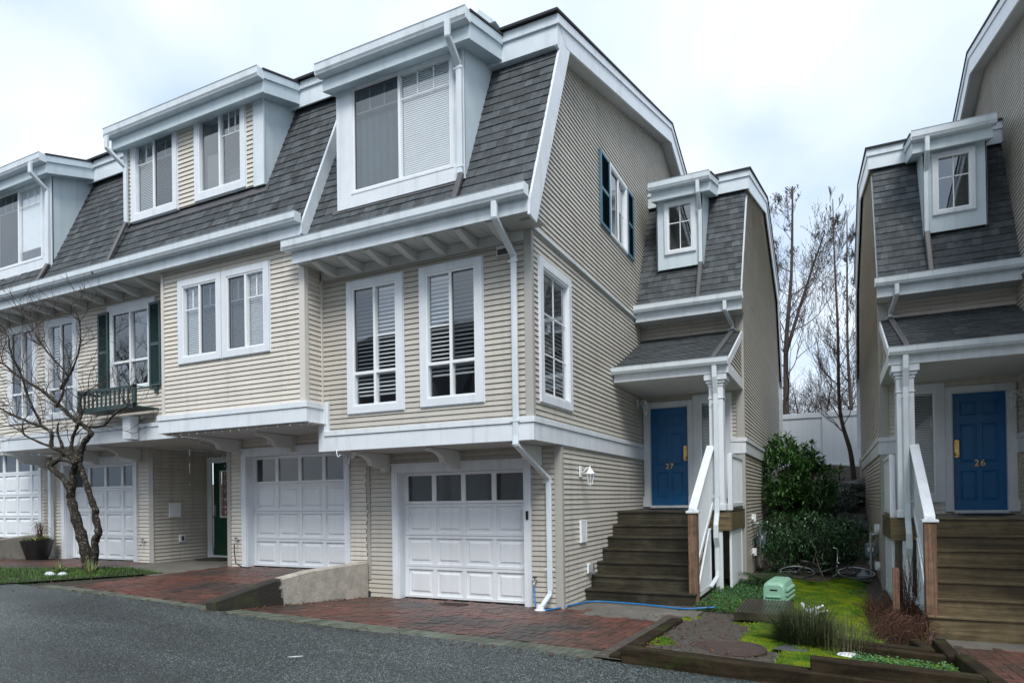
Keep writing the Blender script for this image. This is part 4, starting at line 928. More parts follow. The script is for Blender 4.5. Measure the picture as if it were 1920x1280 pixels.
roof_edge(TB, -11.95+.08, -8.38+.02, 8.0, rz, 8.66, right=True)
b = MB(slope(EV['y'], EV['z']+DZ, K1)); b.box(-12.0, -8.3, .93, 1.07, .018, .024); b.build('flashing', ['dark_grey'], TB)
downspout(TB, [(-11.98, 7.66, 8.45), (-11.98, 7.66, 8.25), (-11.86, 7.94, 7.98), (-11.86, 7.94, 6.95)])
downspout(TB, [(-11.87, 7.94, 6.95), (-11.97, 7.60, 6.02)], m='dark_grey', name='roof_pipe')
# unit C : a repeat of the end unit's front, one step up
def unit_c(x0, label, DZ, first):
    """x0 = shift from the end unit's x"""
    T = thing('townhouse', label, 'house', (-5.4+x0, 12, DZ), 'townhouses'); s = lambda x: x+x0
    if first: mid_shell(T, -17.35, -12.15, 0, 'siding_b')
    siding(front(YL), 'garage_wall', DZ-.2, DZ+2.47, lambda v: (s(-7.5), XC if first else s(-3.5)), [(s(-6.70), s(-4.12), 0, DZ+2.24)], 'siding_b', T)
    garage(front(YL), T, s(-6.77), s(-4.06), DZ, DZ+2.27)
    if not first: return T
    b = MB(); b.box(XC-.12, XC+.02, YL-.024, YL, .2, 2.88); b.build('corner_post', ['post'], T)
    b = MB(); b.box(-16.55, XC, 8.2, YL, 2.86, 2.88); b.build('overhang_soffit', ['under'], T)
    for x in (-16.86, -14.78, -13.36): arch_bracket(T, x, 2.858, 8.30, YL-.018)
    b = MB(); b.box(-16.50, XC, 8.12, 8.2, 2.86, 3.10); b.box(-16.52, XC, 8.10, 8.2, 3.102, 3.18); b.box(-16.50, -16.42, 8.2, 9.2, 2.86, 3.1); b.build('belt_board', ['white'], T, bevel=.004)
    siding(front(Y2), 'front_wall', 3.18, 5.78, lambda v: (-17.35, XC), [(-16.27, -15.28, 3.5, 5.5), (-14.85, -13.87, 3.5, 5.5)], 'siding_b', T)
    window(front(Y2), T, -16.31, -15.24, 3.45, 5.56, .115, (1, 1), (.27, .73), None, 'none', {(0, 1)})
    window(front(Y2), T, -14.90, -13.82, 3.46, 5.54, .115, (1, 1), (.27, .73), None, 'wide', {(1, 1)}, raised=.9)
    for x in (-13.51, -14.06, -14.6, -15.23, -15.8, -16.3):
        q = MB(); q.prism([(7.66, 5.75), (Y2-.02, 5.75), (Y2-.02, 5.60), (Y2-.25, 5.64), (Y2-.5, 5.71)], 0, x-.05, x+.05); q.build('eave_bracket', ['under'], T, bevel=.004)
    rz, zt = wide_dormer(T, -16.30, -14.10, 6.50, 7.88, None, 0)
    p = MB(front(7.88)); u0, u1, v0, v1 = -16.1, -14.40, 6.70, 8.28
    p.box(-16.3, u0, 6.47, zt, -.03, .0); p.box(u1, -14.10, 6.47, zt, -.03, .0); p.box(u0, u1, 6.47, v0, -.03, -.0005); p.box(u0, u1, v1, zt, -.03, -.0005)
    p.box(-16.3, -14.1, 6.45, 6.68, 0, .026); p.box(-14.14, -14.08, 6.45, zt, 0, .028); p.build('dormer_front', ['white'], T, bevel=.003)
    window(front(7.88), T, u0-.02, u1+.02, v0-.02, v1+.02, .04, (.5, .5), (1,), grid(3, .77), 'none', {(0, 0)}, pr=.035)
    bl = MB(front(7.88)); bl.quad((-15.22, 6.98, -.05), (-14.43, 6.98, -.05), (-14.43, 8.26, -.05), (-15.22, 8.26, -.05)); bl.build('roller_blind', ['blind'], T)
    roof_edge(T, -16.3+.06, -14.10+.02, 7.88, rz, 8.62)
    downspout(T, [(-14.16, 7.52, 8.42), (-14.16, 7.52, 8.24), (-14.14, 7.82, 8.0), (-14.14, 7.82, 6.52)])
    downspout(T, [(-14.15, 7.82, 6.52), (-14.22, 7.60, 6.02)], m='dark_grey', name='roof_pipe')
    b = MB(); b.rtube([(-16.44, 9.10, 2.7), (-16.44, 9.10, .5)], .09, .07); b.build('downspout', ['gutter'], T)
    return T
unit_c(-9.38, 'three storey cream townhouse behind the bare lichen covered tree, with a three part dormer window', .42, True)
unit_c(-12.88, 'uphill townhouse at the left edge of the photo, only its garage door showing', .86, False)
# ---------------------------------------------------------------- retaining walls, fixtures
b = MB(); x0, x1 = -7.42, -7.24
b.prism([(5.98, .0), (5.98, .385), (6.1, .40), (7.0, .53), (7.7, .60), (9.14, .61), (9.14, -.2), (5.98, -.2)], 0, x0, x1)
tag(b.build('retaining_wall', ['patched'], bevel=.02), 'low sloping concrete retaining wall between the two brick driveways, one end patched pale', 'retaining wall', 'driveway retaining walls')
b = MB(); b.prism([(6.6, .3), (6.6, .78), (8.3, .92), (9.14, 1.0), (9.14, .2)], 0, -17.08, -16.90)
tag(b.build('retaining_wall', ['concrete'], bevel=.02), 'concrete retaining wall behind the dark plant pot at the left edge', 'retaining wall', 'driveway retaining walls')
def onside(name, label, cat, u, v, w_, h, m, group=None):
    b = MB(side(XA+.015)); b.box(u-w_/2, u+w_/2, v-h/2, v+h/2, 0, .03); b.frame(u-w_/2+.01, u+w_/2-.01, v-h/2+.01, v+h/2-.01, .012, .03, .034)
    return tag(b.build(name, [m], bevel=.004), label, cat, group)
onside('cover_plate', 'white rectangular utility cover plate on the siding left of the dark wooden steps', 'cover plate', 10.06, 1.12, .28, .36, 'vinylw', 'utility covers on the siding')
b = MB(side(XC+.015)); b.box(9.54, 9.82, 1.37, 1.68, 0, .03); tag(b.build('cover_plate', ['vinylw'], bevel=.004), 'cream utility cover plate on the wall of the recessed green door entry', 'cover plate', 'utility covers on the siding')
t = thing('outlet_box', 'small weatherproof outlet box low on the siding left of the dark wooden steps', 'outlet', (XA, 10.3, .5), 'outdoor outlets')
b = MB(side(XA+.015)); b.box(10.24, 10.35, .42, .58, 0, .03); b.build('backplate', ['vinylw'], t, bevel=.004); b = MB(side(XA+.015)); b.box(10.25, 10.345, .435, .565, .03, .10); b.build('cover', ['steel'], t, bevel=.01)
t = thing('outlet_box', 'small outlet box low on the wall of the recessed green door entry', 'outlet', (XC, 9.85, .9), 'outdoor outlets')
b = MB(side(XC+.015)); b.box(9.78, 9.92, .82, .98, 0, .03); b.build('backplate', ['vinylw'], t, bevel=.004); b = MB(side(XC+.015)); b.box(9.82, 9.88, .85, .95, .03, .045); b.build('cover', ['dark_grey'], t)
b = MB(); b.box(-4.235, -4.195, 9.13, 9.155, 1.34, 1.47); tag(b.build('door_buzzer', ['black'], bevel=.004), 'small black door keypad on the garage frame nearest the downspout', 'keypad')
lantern('wall_lantern', 'white carriage lantern between the two garage doors under the brackets', -7.56, 9.17, 2.50, (0, -1))
# hooks
b = MB(); b.tube([(-7.02, 8.11, 2.47), (-7.02, 8.11, 2.40), (-7.0, 8.11, 2.36), (-6.97, 8.11, 2.36), (-6.95, 8.11, 2.39)], .007, 6); tag(b.build('ceiling_hook', ['vinylw'], smooth=True), 'white hook hanging from the white belt board between the garages', 'hook')
# taps
def tap(label, x, z):
    t = thing('garden_tap', label, 'tap', (x, 9.15, z), 'garden taps on the wall')
    b = MB(); b.tube([(x, 9.19, z), (x, 9.11, z), (x, 9.08, z-.03), (x, 9.08, z-.08)], .014, 8); b.build('spout', ['steel'], t, smooth=True)
    b = MB(); b.lathe((x, 9.12, z+.02), [(.006, 0), (.006, .03), (.035, .035), (.035, .05)], 10); b.build('handle', ['black'], t)
tap('garden tap right of the nearest garage door, feeding the blue hose', -4.09, .40); tap('garden tap left of the middle garage door', -10.42, .92); tap('garden tap right of the garage door behind the bare tree', -13.20, .85)
b = MB(); b.tube([(-10.42, 9.08, .84), (-10.40, 9.06, .7), (-10.34, 9.04, .50), (-10.15, 9.02, .435), (-9.98, 9.05, .43)], .011, 8); tag(b.build('garden_hose', ['cable'], smooth=True), 'short dark hose hanging from the tap beside the middle garage door', 'hose', 'garden hoses')
def catmull(P, n=8):
    P = [Vector(p) for p in P]; Q = [P[0]]+P+[P[-1]]; o = []
    for i in range(1, len(Q)-2):
        for k in range(n):
            t = k/n; a, b_, c, d = Q[i-1], Q[i], Q[i+1], Q[i+2]
            o.append(.5*((2*b_)+(c-a)*t+(2*a-5*b_+4*c-d)*t*t+(3*b_-a-3*c+d)*t**3))
    return o+[P[-1]]
b = MB(); b.tube(catmull([(-4.09, 9.08, .33), (-4.07, 9.05, .22), (-4.02, 8.98, .08), (-3.90, 8.88, .03), (-3.75, 9.0, .022), (-3.62, 9.5, .02), (-3.45, 9.92, .02), (-3.0, 9.98, .015), (-2.5, 9.93, .01), (-2.05, 9.86, .0), (-1.75, 9.90, .02), (-1.58, 9.97, .03)]), .014, 8)
tag(b.build('garden_hose', ['hose'], smooth=True), 'bright blue hose running from the tap along the foot of the dark wooden steps', 'hose', 'garden hoses')
# drain grate and leaves
t = thing('drain_grate', 'rusty drain grate in the brick driveway in front of the nearest garage door', 'drain', (-5.4, 8.8, .0))
b = MB(); cx, cy = -5.36, 8.78; z = zA(cx, cy)+.006
b.box(cx-.22, cx+.22, cy-.15, cy-.13, z-.01, z+.006); b.box(cx-.22, cx+.22, cy+.13, cy+.15, z-.01, z+.006)
for i in range(9): b.box(cx-.21+i*.05, cx-.19+i*.05, cy-.13, cy+.13, z-.01, z+.005)
b.build('bars', ['iron'], t); b = MB(); b.box(cx-.21, cx+.21, cy-.13, cy+.13, z-.02, z-.004); b.build('pit', ['black'], t)
def manhole(label, x, y, r, m, z):
    t = thing('manhole_cover', label, 'manhole', (x, y, z), 'manhole covers'); b = MB(); b.lathe((x, y, z), [(r, -.02), (r, .012), (r-.03, .014), (r-.035, .006), (r-.05, .006)], 40); b.build('rim', [m], t)
    b = MB(); b.lathe((x, y, z), [(r-.055, -.01), (r-.055, .009), (.01, .011)], 40); b.build('lid', [m], t)
manhole('round concrete manhole cover at the foot of the dark wooden steps', -2.03, 9.0, .36, 'slab', .0)
manhole('rusty round iron manhole cover in the gravel bed behind the front timber', -1.02, 7.25, .38, 'iron', zbed(-1.02, 7.25)+.02)
b = MB(); b.lathe((.11, 7.62, zbed(.11, 7.62)-.01), [(.11, 0), (.115, .05), (.10, .06), (.02, .065)], 24); tag(b.build('cleanout_cap', ['vinylw'], smooth=False), 'white round plastic pipe cap lying in the green moss', 'pipe cap')
# timbers
def timber(label, p, q, w_, h, m='timber'):
    p, q = Vector(p), Vector(q); d = (q-p).normalized(); n = Vector((-d.y, d.x, 0)).normalized(); P = []
    for a in (p, q):
        for sx, sz in ((-.5, 0), (.5, 0), (.5, -1), (-.5, -1)): P.append(tuple(a+n*w_*sx+Vector((0, 0, h*sz))))
    b = MB(); b.add(P, [(0, 1, 2, 3), (7, 6, 5, 4), (0, 4, 5, 1), (1, 5, 6, 2), (2, 6, 7, 3), (3, 7, 4, 0)])
    tag(b.build('landscape_timber', [m], bevel=.012), label, 'timber', 'timbers edging the garden bed')
timber('long mossy front timber along the asphalt, left half standing alone', (-1.82, 6.08, .245), (1.25, 6.10, .12), .17, .36)
timber('upper timber stacked on the right half of the front timber', (-.20, 6.12, .285), (1.02, 6.13, .24), .15, .14)
timber('timber running back from the front left corner beside the red bricks', (-1.88, 6.05, .16), (-1.86, 8.65, .08), .15, .20)
timber('timber running back beside the right hand bricks', (1.13, 6.20, .19), (1.13, 7.9, .04), .13, .25)
timber('lower timber continuing toward the brown post', (1.08, 7.95, -.0), (1.10, 9.3, -.08), .14, .2)
timber('split cross timber at the right end of the moss', (.05, 7.85, .07), (.98, 7.82, .03), .12, .16)
timber('cross timber behind the split one', (-.1, 8.12, .06), (.92, 8.08, .03), .10, .16)
timber('short timber turning back beside the dead brown plants', (.86, 8.15, .03), (.80, 8.75, .0), .11, .15)
# utility box
ux, uy, uz = -.86, 10.95, -.04
t = thing('utility_box', 'sage green plastic utility pedestal standing in the ground cover', 'utility box', (ux, uy, uz))
prof = [(-.17, 0), (.17, 0), (.165, .27), (.145, .33), (.10, .36), (-.10, .36), (-.145, .33), (-.165, .27)]; n = len(prof); b = MB(); ca, sa = math.cos(-.10), math.sin(-.10)
def ub(p): x, y, z = p; return (ux+x*ca-y*sa, uy+x*sa+y*ca, uz+z)
P = []
for (yy, sx, sz) in ((0, .93, .86), (.06, 1, .95), (.30, 1, 1), (.72, 1, 1), (.80, .93, .93)): P += [ub((x*sx, yy, z*sz)) for x, z in prof]
b.add(P, [tuple(range(n))[::-1], tuple(range(4*n, 5*n))]+[(j*n+i, j*n+(i+1) % n, (j+1)*n+(i+1) % n, (j+1)*n+i) for j in range(4) for i in range(n)])
b.build('shell', ['util'], t, bevel=.01)
for z in (.06, .135, .21):
    b = MB(lambda u, v, w: ub((u, v, w))); b.add([(.168, .07, z), (.205, .07, z+.005), (.205, .07, z+.02), (.166, .07, z+.05), (.168, .72, z), (.205, .72, z+.005), (.205, .72, z+.02), (.166, .72, z+.05)], [(0, 1, 2, 3), (7, 6, 5, 4), (0, 4, 5, 1), (1, 5, 6, 2), (2, 6, 7, 3)]); b.build('ridge', ['util'], t)
for z in (.05, .11):
    b = MB(lambda u, v, w: ub((u, v, w))); b.box(-.11, .11, -.028, .02, z, z+.028); b.build('ridge', ['util'], t, bevel=.006)
b = MB(lambda u, v, w: ub((u, v, w))); b.box(-.055, .055, -.004, .03, .215, .238); b.build('handle_slot', ['black'], t)
b = MB(lambda u, v, w: ub((u, v, w))); b.box(-.08, .08, .28, .64, .355, .368); b.build('lid_plate', ['util'], t, bevel=.004)
# grooved deck board
t = MB(); gx0, gx1, gy0, gy1 = -1.25, -.56, 9.45, 10.75; z = .06
t.box(gx0, gx1, gy0, gy1, z-.10, z)
i = gx0+.01
while i < gx1-.02: t.box(i, i+.022, gy0+.001, gy1-.001, z, z+.009); i += .045
tag(t.build('grooved_board', ['wood']), 'brown grooved decking panel lying in front of the green utility box', 'deck panel')
b = MB()
for i in range(16): b.tube([(-.34+rnd(-.1, .14), 9.75+rnd(-.12, .12), .02), (-.28+rnd(-.14, .2), 9.75+rnd(-.15, .15), (.12+rnd(-.04, .05)))], rnd(.008, .02), 5)
tag(b.build('crumpled_wrap', ['gutter']), 'crumpled pale green and white wrapping behind the rush clump', 'wrapping')
b = MB(); b.add([(x, y, zbed(x, y)+.035) for x, y in ((-.62, 7.5), (-.30, 7.42), (-.25, 7.75), (-.5, 7.85))], [(0, 1, 2, 3)]); tag(b.build('stepping_stone', ['rock']), 'flat dark stepping stone right of the iron manhole cover', 'stepping stone')
# small bits on the asphalt
b = MB(); z = gs(-4.2)+.02
X0, Y0 = -4.62, 4.62; b.add([(X0+x, Y0+y, gs(X0)+.022) for x, y in ((0, 0), (.06, .03), (.11, .09), (.09, .10), (.03, .05), (-.01, .01))], [(0, 1, 2, 3, 4, 5)]); tag(b.build('paper_scrap', ['vinylw']), 'small white scrap of paper on the asphalt', 'scrap')
# gas meters
def meter(label, x, y, z, s):
    t = thing('gas_meter', label, 'meter', (x, y, z), 'gas meters'); X = lambda d: x+s*d
    b = MB(); b.box(min(X(.06), X(.26)), max(X(.06), X(.26)), y-.13, y+.13, z+.42, z+.72); b.build('body', ['meter'], t, bevel=.03)
    b = MB(); b.tube([(X(.16), y-.135, z+.60), (X(.16), y-.155, z+.60)], .055, 14); b.build('dial', ['vinylw'], t)
    b = MB(); b.tube([(X(.16), y-.20, z-.05), (X(.16), y-.20, z+.95)], .022, 8); b.tube([(X(.16), y-.2, z+.35), (X(.16), y+.2, z+.35)], .018, 8); b.tube([(X(.16), y+.1, z+.7), (X(.16), y+.1, z+.9), (X(.0), y+.1, z+.9)], .016, 8); b.tube([(X(.16), y-.2, z+.9), (X(0), y-.2, z+.9)], .016, 8)
    b.lathe((X(.16), y-.02, z+.28), [(.03, 0), (.07, .02), (.07, .06), (.03, .09)], 12); b.build('pipe', ['steel'], t, smooth=False)
    for zz in (.95, .22):
        b = MB(); b.box(min(X(.01), X(.10)), max(X(.01), X(.10)), y-.42, y-.34, z+zz, z+zz+.16); b.box(min(X(.01), X(.06)), max(X(.01), X(.06)), y-.46, y-.30, z+zz+.04, z+zz+.08); b.build('valve_box', ['vinylw'], t, bevel=.006)
meter('grey blue gas meter on house 27, half hidden by the hedge', XW, 15.4, .15, 1)
meter('grey blue gas meter on the side wall of the house with door 26', -.8-XW, 15.1, -.05, -1)
b = MB(); b.lathe((.50, 14.6, -.03), [(.12, 0), (.13, .10), (.09, .12), (.03, .2), (.03, .24)], 14); tag(b.build('water_jug', ['meter']), 'blue plastic container under the gas meter of house 26', 'container')
t = MB(); t.box(XW+.0, XW+.12, 18.9, 19.05, .1, 2.2); t.box(XW, XW+.22, 18.8, 19.2, 1.2, 1.28); tag(t.build('chimney_duct', ['post']), 'taupe boxed duct on the side wall behind the laurel', 'duct')
# window box
t = thing('window_box', 'dark green slatted flower box under the green shuttered window', 'window box', (-12.1, 8.0, 3.5))
x0, x1, yy0, yy1 = -13.05, -11.35, 7.72, 8.14
b = MB(); b.box(x0, x1, yy0, yy1, 3.42, 3.455); b.build('base', ['shutter_green'], t); b = MB()
b.box(x0, x1, yy0, yy0+.035, 3.455, 3.50); b.box(x0, x1, yy0, yy0+.035, 3.78, 3.83); b.box(x0, x0+.035, yy0, yy1, 3.78, 3.83)
b.build('rail', ['shutter_green'], t, bevel=.003); 
for q in (x0, x1-.05): MB().box(q, q+.05, yy0, yy0+.05, 3.42, 3.84).build('post', ['shutter_green'], t); b = MB()
for i in range(13): b.box(x0+.13*i+.05, x0+.13*i+.08, yy0+.004, yy0+.03, 3.49, 3.79)
b.build('slat', ['shutter_green'], t); MB().tube([(x1+.0, yy0+.02, 3.44), (x1, 8.18, 3.44)], .02, 5).build('arm', ['shutter_green'], t); b = MB(); b.tube([(x1-.02, yy0+.02, 3.81), (x1-.02, 8.18, 3.81)], .01, 5); b.box(x1-.06, x1+.02, 8.15, 8.19, 3.74, 3.86); b.build('bracket', ['shutter_green'], t)
# fairy lights
def lights(label, pts, drop=.035):
    t = thing('string_lights', label, 'string lights', pts[0], 'fairy lights'); P = catmull(pts, 6); b = MB(); b.tube(P, .004, 4); b.build('wire', ['cable'], t)
    q = MB()
    for i, p in enumerate(P):
        if i % 2 == 0: q.tube([p, p+Vector((0, -.004, -drop*.4)), p+Vector((rnd(-.01, .01), -.005, -drop))], [.004, .007, .003], 4)
    q.build('bulb', ['blind'], t)['kind'] = 'stuff'
lights('unlit fairy lights along the underside of the boxed bay', [(-10.6, 7.80, 2.885), (-10, 7.79, 2.88), (-9.4, 7.80, 2.885), (-8.8, 7.79, 2.88), (-8.2, 7.80, 2.885), (-7.45, 7.79, 2.885), (-7.36, 8.0, 2.885)])
lights('unlit fairy lights hanging loose beside the recessed green door', [(-10.7, 7.9, 2.88), (-10.5, 8.4, 2.80), (-10.68, 9.0, 2.66), (-10.74, 9.15, 2.4), (-10.74, 9.15, 1.9), (-10.74, 9.16, 1.5)])
lights('unlit fairy lights running down the corner between the two nearest garages', [(-7.27, 9.15, 2.3), (-7.28, 9.14, 1.9), (-7.26, 9.15, 1.5), (-7.28, 9.14, 1.1), (-7.27, 9.15, .7)], .06)
# ---------------------------------------------------------------- plants
def leaf(b, p, d, up, L, W, col, mi=0, fold=.25):
    d = d.normalized(); s = d.cross(up); s = s.normalized() if s.length > 1e-3 else d.orthogonal().normalized(); n = s.cross(d)
    a = p+d*L*.45+n*W*fold*.4; P = [p, a+s*W*.5+n*W*fold, p+d*L, a-s*W*.5+n*W*fold, a]
    b.add([tuple(q) for q in P], [(0, 1, 4), (1, 2, 4), (2, 3, 4), (3, 0, 4)], mi, col)
def rv(): 
    while 1:
        v = Vector((rnd(-1, 1), rnd(-1, 1), rnd(-1, 1)))
        if .05 < v.length < 1: return v.normalized()
def shrub(label, name, blobs, nl, m, L, W, base, cat='bush', group=None, spray=6):
    t = thing(name, label, cat, base, group); b = MB(); tot = sum(r[0]*r[2] for c, r in blobs)
    for c, r in blobs:
        c = Vector(c); k = int(nl/spray*r[0]*r[2]/tot)
        for i in range(k):
            d = rv(); q = 1-abs(rnd(0, 1))**1.6*.5; nn = 1+.28*MN.noise(d*2.3+c)
            p = c+Vector((d.x*r[0], d.y*r[1], d.z*r[2]))*q*nn
            if MN.noise(p*1.9) < -.28: continue
            tw = (d+Vector((0, 0, .55))+rv()*.6).normalized(); cc = min(.98, max(.02, .25+.5*q*rnd(.2, 1)*max(.1, d.z*.5+.6)+.25*MN.noise(p*1.5)))  # inner and lower leaves get a darker colour, imitating shade within the bush
            for j in range(spray):
                u = (tw*.5+rv()).normalized(); leaf(b, p+tw*L*.35*j/spray, u, Vector((0, 0, 1)), L*rnd(.65, 1.2), W*rnd(.8, 1.2), min(.98, max(.02, cc+rnd(-.12, .18))))
    b.build('foliage', [m], t)
    s = MB(); bx = Vector(base)
    for c, r in blobs:
        for k in range(5):
            e = Vector(c)+Vector((rnd(-.6, .6)*r[0], rnd(-.6, .6)*r[1], rnd(-.2, .6)*r[2])); mid = bx.lerp(e, .5)+rv()*.08
            s.tube([tuple(bx+rv()*.06), tuple(mid), tuple(e)], [.022, .014, .005], 5)
    s.build('stem', ['bark_d'], t); return t
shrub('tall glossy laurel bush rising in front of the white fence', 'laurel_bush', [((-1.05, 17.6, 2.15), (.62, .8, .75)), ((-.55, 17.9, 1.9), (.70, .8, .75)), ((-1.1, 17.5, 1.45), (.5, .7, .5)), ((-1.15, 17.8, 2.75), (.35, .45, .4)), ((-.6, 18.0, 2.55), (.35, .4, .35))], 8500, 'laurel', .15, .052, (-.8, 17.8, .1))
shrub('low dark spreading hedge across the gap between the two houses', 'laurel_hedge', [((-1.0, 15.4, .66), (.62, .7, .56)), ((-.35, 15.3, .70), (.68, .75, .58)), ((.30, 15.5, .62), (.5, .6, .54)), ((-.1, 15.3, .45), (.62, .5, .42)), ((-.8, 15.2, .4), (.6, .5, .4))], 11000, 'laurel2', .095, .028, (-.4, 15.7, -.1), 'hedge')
shrub('small dark shrub at the back behind the low hedge', 'laurel_bush', [((.15, 19.5, 1.6), (.5, .5, .45)), ((-.5, 20, 1.9), (.6, .5, .5))], 1800, 'laurel2', .1, .035, (-.1, 19.7, .8))
def fern(label, x, y, z, n, L):
    t = thing('fern', label, 'fern', (x, y, z)); b = MB()
    for i in range(n):
        a = 2*math.pi*i/n+rnd(-.3, .3); el = rnd(.5, 1.2); l = L*rnd(.7, 1.1); P = []
        for k in range(13):
            s_ = k/12*l; P.append(Vector((x+math.cos(a)*s_*math.cos(el*(1-k/16)), y+math.sin(a)*s_*math.cos(el*(1-k/16)), z+s_*math.sin(el)-(s_**2)*.75)))
        for k in range(1, 13):
            d = P[k]-P[k-1]; sd = d.cross(Vector((0, 0, 1))).normalized(); w_ = .11*math.sin(math.pi*min(1, k/12+.12))+.01
            for s2 in (-1, 1): leaf(b, P[k], sd*s2+d.normalized()*.5, Vector((0, 0, 1)), w_, .028, rnd(.1, .95))
    b.build('frond', ['fern'], t)['kind'] = 'stuff'; return t
fern('green sword fern against the corner of the house with door 27', -1.22, 13.1, -.02, 26, .72)
# bare trees
def tree_build(label, t, polys, twig, name='trunk', bark='bark', leaves=None, lab=None):
    b = MB()
    for pts, r0, r1 in polys:
        P = catmull(pts, 4); n = len(P)
        b.tube([p+rv()*r0*.12 for p in P], [lerp(r0, r1, i/(n-1))*(1+.12*math.sin(i*1.7)) for i in range(n)], 8)
    b.build(name, [bark], t, smooth=True)
    if twig[0].v: twig[0].build('twigs', ['bark_d'], t)
def grow(b, p, d, L, r, depth, up=.15, spread=.6, lb=None, seg=4, minr=.0022):
    P = [p.copy()]; q = p.copy(); dd = d.normalized()
    for i in range(seg): dd = (dd+rv()*.22+Vector((0, 0, up*.3))).normalized(); q = q+dd*L/seg; P.append(q.copy())
    b.tube(P, [max(minr, lerp(r, r*.55, i/seg)) for i in range(seg+1)], 4 if r < .012 else 5)
    if lb is not None and depth <= 1:
        for i in range(3):
            if random.random() < .6: leaf(lb, P[random.randint(1, seg)], rv()+Vector((0, 0, -.4)), Vector((0, 0, 1)), rnd(.05, .09), .04, rnd(0, 1))
    if depth > 0:
        for k in range(random.choice((2, 3, 3))):
            j = random.randint(max(1, seg-2), seg) if k else seg
            grow(b, P[j], (dd+rv()*spread+Vector((0, 0, up))).normalized(), L*rnd(.6, .85), r*.58, depth-1, up, spread, lb, seg, minr)
T_ = {
'trunk1' : [(-12.49, 7.55, 0.40), (-12.53, 7.55, 0.74), (-12.67, 7.55, 1.06), (-12.82, 7.55, 1.39), (-12.95, 7.55, 1.7), (-13.03, 7.55, 1.84)],
'limbL' : [(-13.0, 7.55, 1.80), (-12.99, 7.5, 2.01), (-13.22, 7.5, 2.22), (-13.53, 7.5, 2.38), (-13.59, 7.5, 2.59)],
'limbM' : [(-13.05, 7.6, 1.81), (-13.01, 7.6, 2.06), (-13.01, 7.6, 2.28), (-12.9, 7.6, 2.41), (-12.8, 7.6, 2.45)],
'trunk2' : [(-12.43, 7.6, 0.40), (-12.36, 7.6, 0.74), (-12.34, 7.6, 1.0), (-12.24, 7.6, 1.17), (-12.33, 7.6, 1.39), (-12.34, 7.6, 1.56), (-12.46, 7.6, 1.76), (-12.59, 7.6, 2.05), (-12.71, 7.6, 2.27), (-12.77, 7.6, 2.4), (-12.8, 7.6, 2.51)],
'a' : [(-12.8, 7.6, 2.47), (-12.75, 7.6, 2.68), (-12.61, 7.6, 2.87), (-12.43, 7.6, 2.99), (-12.58, 7.58, 3.12), (-12.69, 7.5, 3.23), (-13.18, 7.5, 3.52), (-13.49, 7.4, 3.8), (-13.93, 7.35, 4.02), (-14.32, 7.3, 4.24), (-14.65, 7.25, 4.46), (-15.03, 7.2, 4.63), (-15.32, 7.2, 4.97)],
'b' : [(-12.56, 7.6, 3.1), (-12.41, 7.6, 3.11), (-11.97, 7.55, 3.11), (-11.58, 7.5, 3.28), (-11.11, 7.45, 3.39)],
'c' : [(-12.8, 7.6, 2.48), (-12.97, 7.6, 2.6), (-13.08, 7.62, 2.73), (-13.03, 7.62, 2.95), (-12.86, 7.62, 3.18), (-12.74, 7.62, 3.43), (-12.77, 7.6, 3.65), (-12.52, 7.6, 3.78)],
'd' : [(-12.78, 7.55, 2.46), (-13.16, 7.5, 2.69), (-13.5, 7.5, 2.79), (-13.5, 7.5, 3.05), (-13.7, 7.45, 3.18), (-13.88, 7.4, 3.24), (-14.42, 7.35, 3.42), (-14.98, 7.3, 3.64), (-15.47, 7.3, 3.82)],
'e' : [(-13.45, 7.5, 2.78), (-13.76, 7.45, 2.87), (-14.15, 7.4, 3.02), (-14.28, 7.4, 3.13), (-14.26, 7.4, 3.3)],
'f' : [(-13.16, 7.5, 2.54), (-13.16, 7.5, 2.77), (-13.31, 7.5, 3.06), (-13.27, 7.5, 3.24)],
'g' : [(-13.8, 7.45, 3.19), (-13.79, 7.45, 3.3), (-13.93, 7.4, 3.55), (-14.14, 7.4, 3.9), (-14.23, 7.35, 4.25), (-14.46, 7.3, 4.65), (-14.55, 7.3, 5.0), (-14.82, 7.25, 5.3)],
'h' : [(-13.27, 7.45, 3.53), (-13.15, 7.5, 3.73), (-13.09, 7.5, 3.93), (-12.96, 7.5, 4.1), (-13.34, 7.45, 4.46), (-13.6, 7.4, 4.73), (-13.91, 7.4, 5.05), (-14.09, 7.35, 5.32)],
'i' : [(-13.2, 7.5, 3.87), (-13.1, 7.5, 3.98), (-12.84, 7.5, 4.18), (-12.59, 7.5, 4.6), (-12.5, 7.45, 5.06), (-12.65, 7.4, 5.37)],
'j' : [(-13.59, 7.5, 2.38), (-13.45, 7.5, 2.47), (-13.16, 7.5, 2.54), (-12.78, 7.5, 2.44)]}
RD = {'trunk1': (.11, .07), 'trunk2': (.072, .042), 'limbL': (.062, .045), 'limbM': (.055, .06), 'a': (.06, .010), 'b': (.032, .012), 'c': (.045, .012), 'd': (.05, .010), 'e': (.028, .010), 'f': (.04, .012), 'g': (.03, .008), 'h': (.026, .007), 'i': (.026, .007), 'j': (.04, .045)}
t = thing('bare_tree', 'bare twisted tree with lichen spotted double trunk on the grass island', 'tree', (-12.46, 7.57, .4), 'bare trees'); tw = MB()
for k in 'abcdeghi':
    P = T_[k]
    for i in range(max(2, len(P)//3), len(P)):
        for q in range(3):
            p = Vector(P[i]); d = Vector(P[i])-Vector(P[i-1]); grow(tw, p, d.normalized()*.5+rv()*.8+Vector((0, -.1, .25)), rnd(.28, .52), .0085, 2, .12, .7, None, 4, .0020)
tree_build('', t, [(T_[k], *RD[k]) for k in T_], [tw])
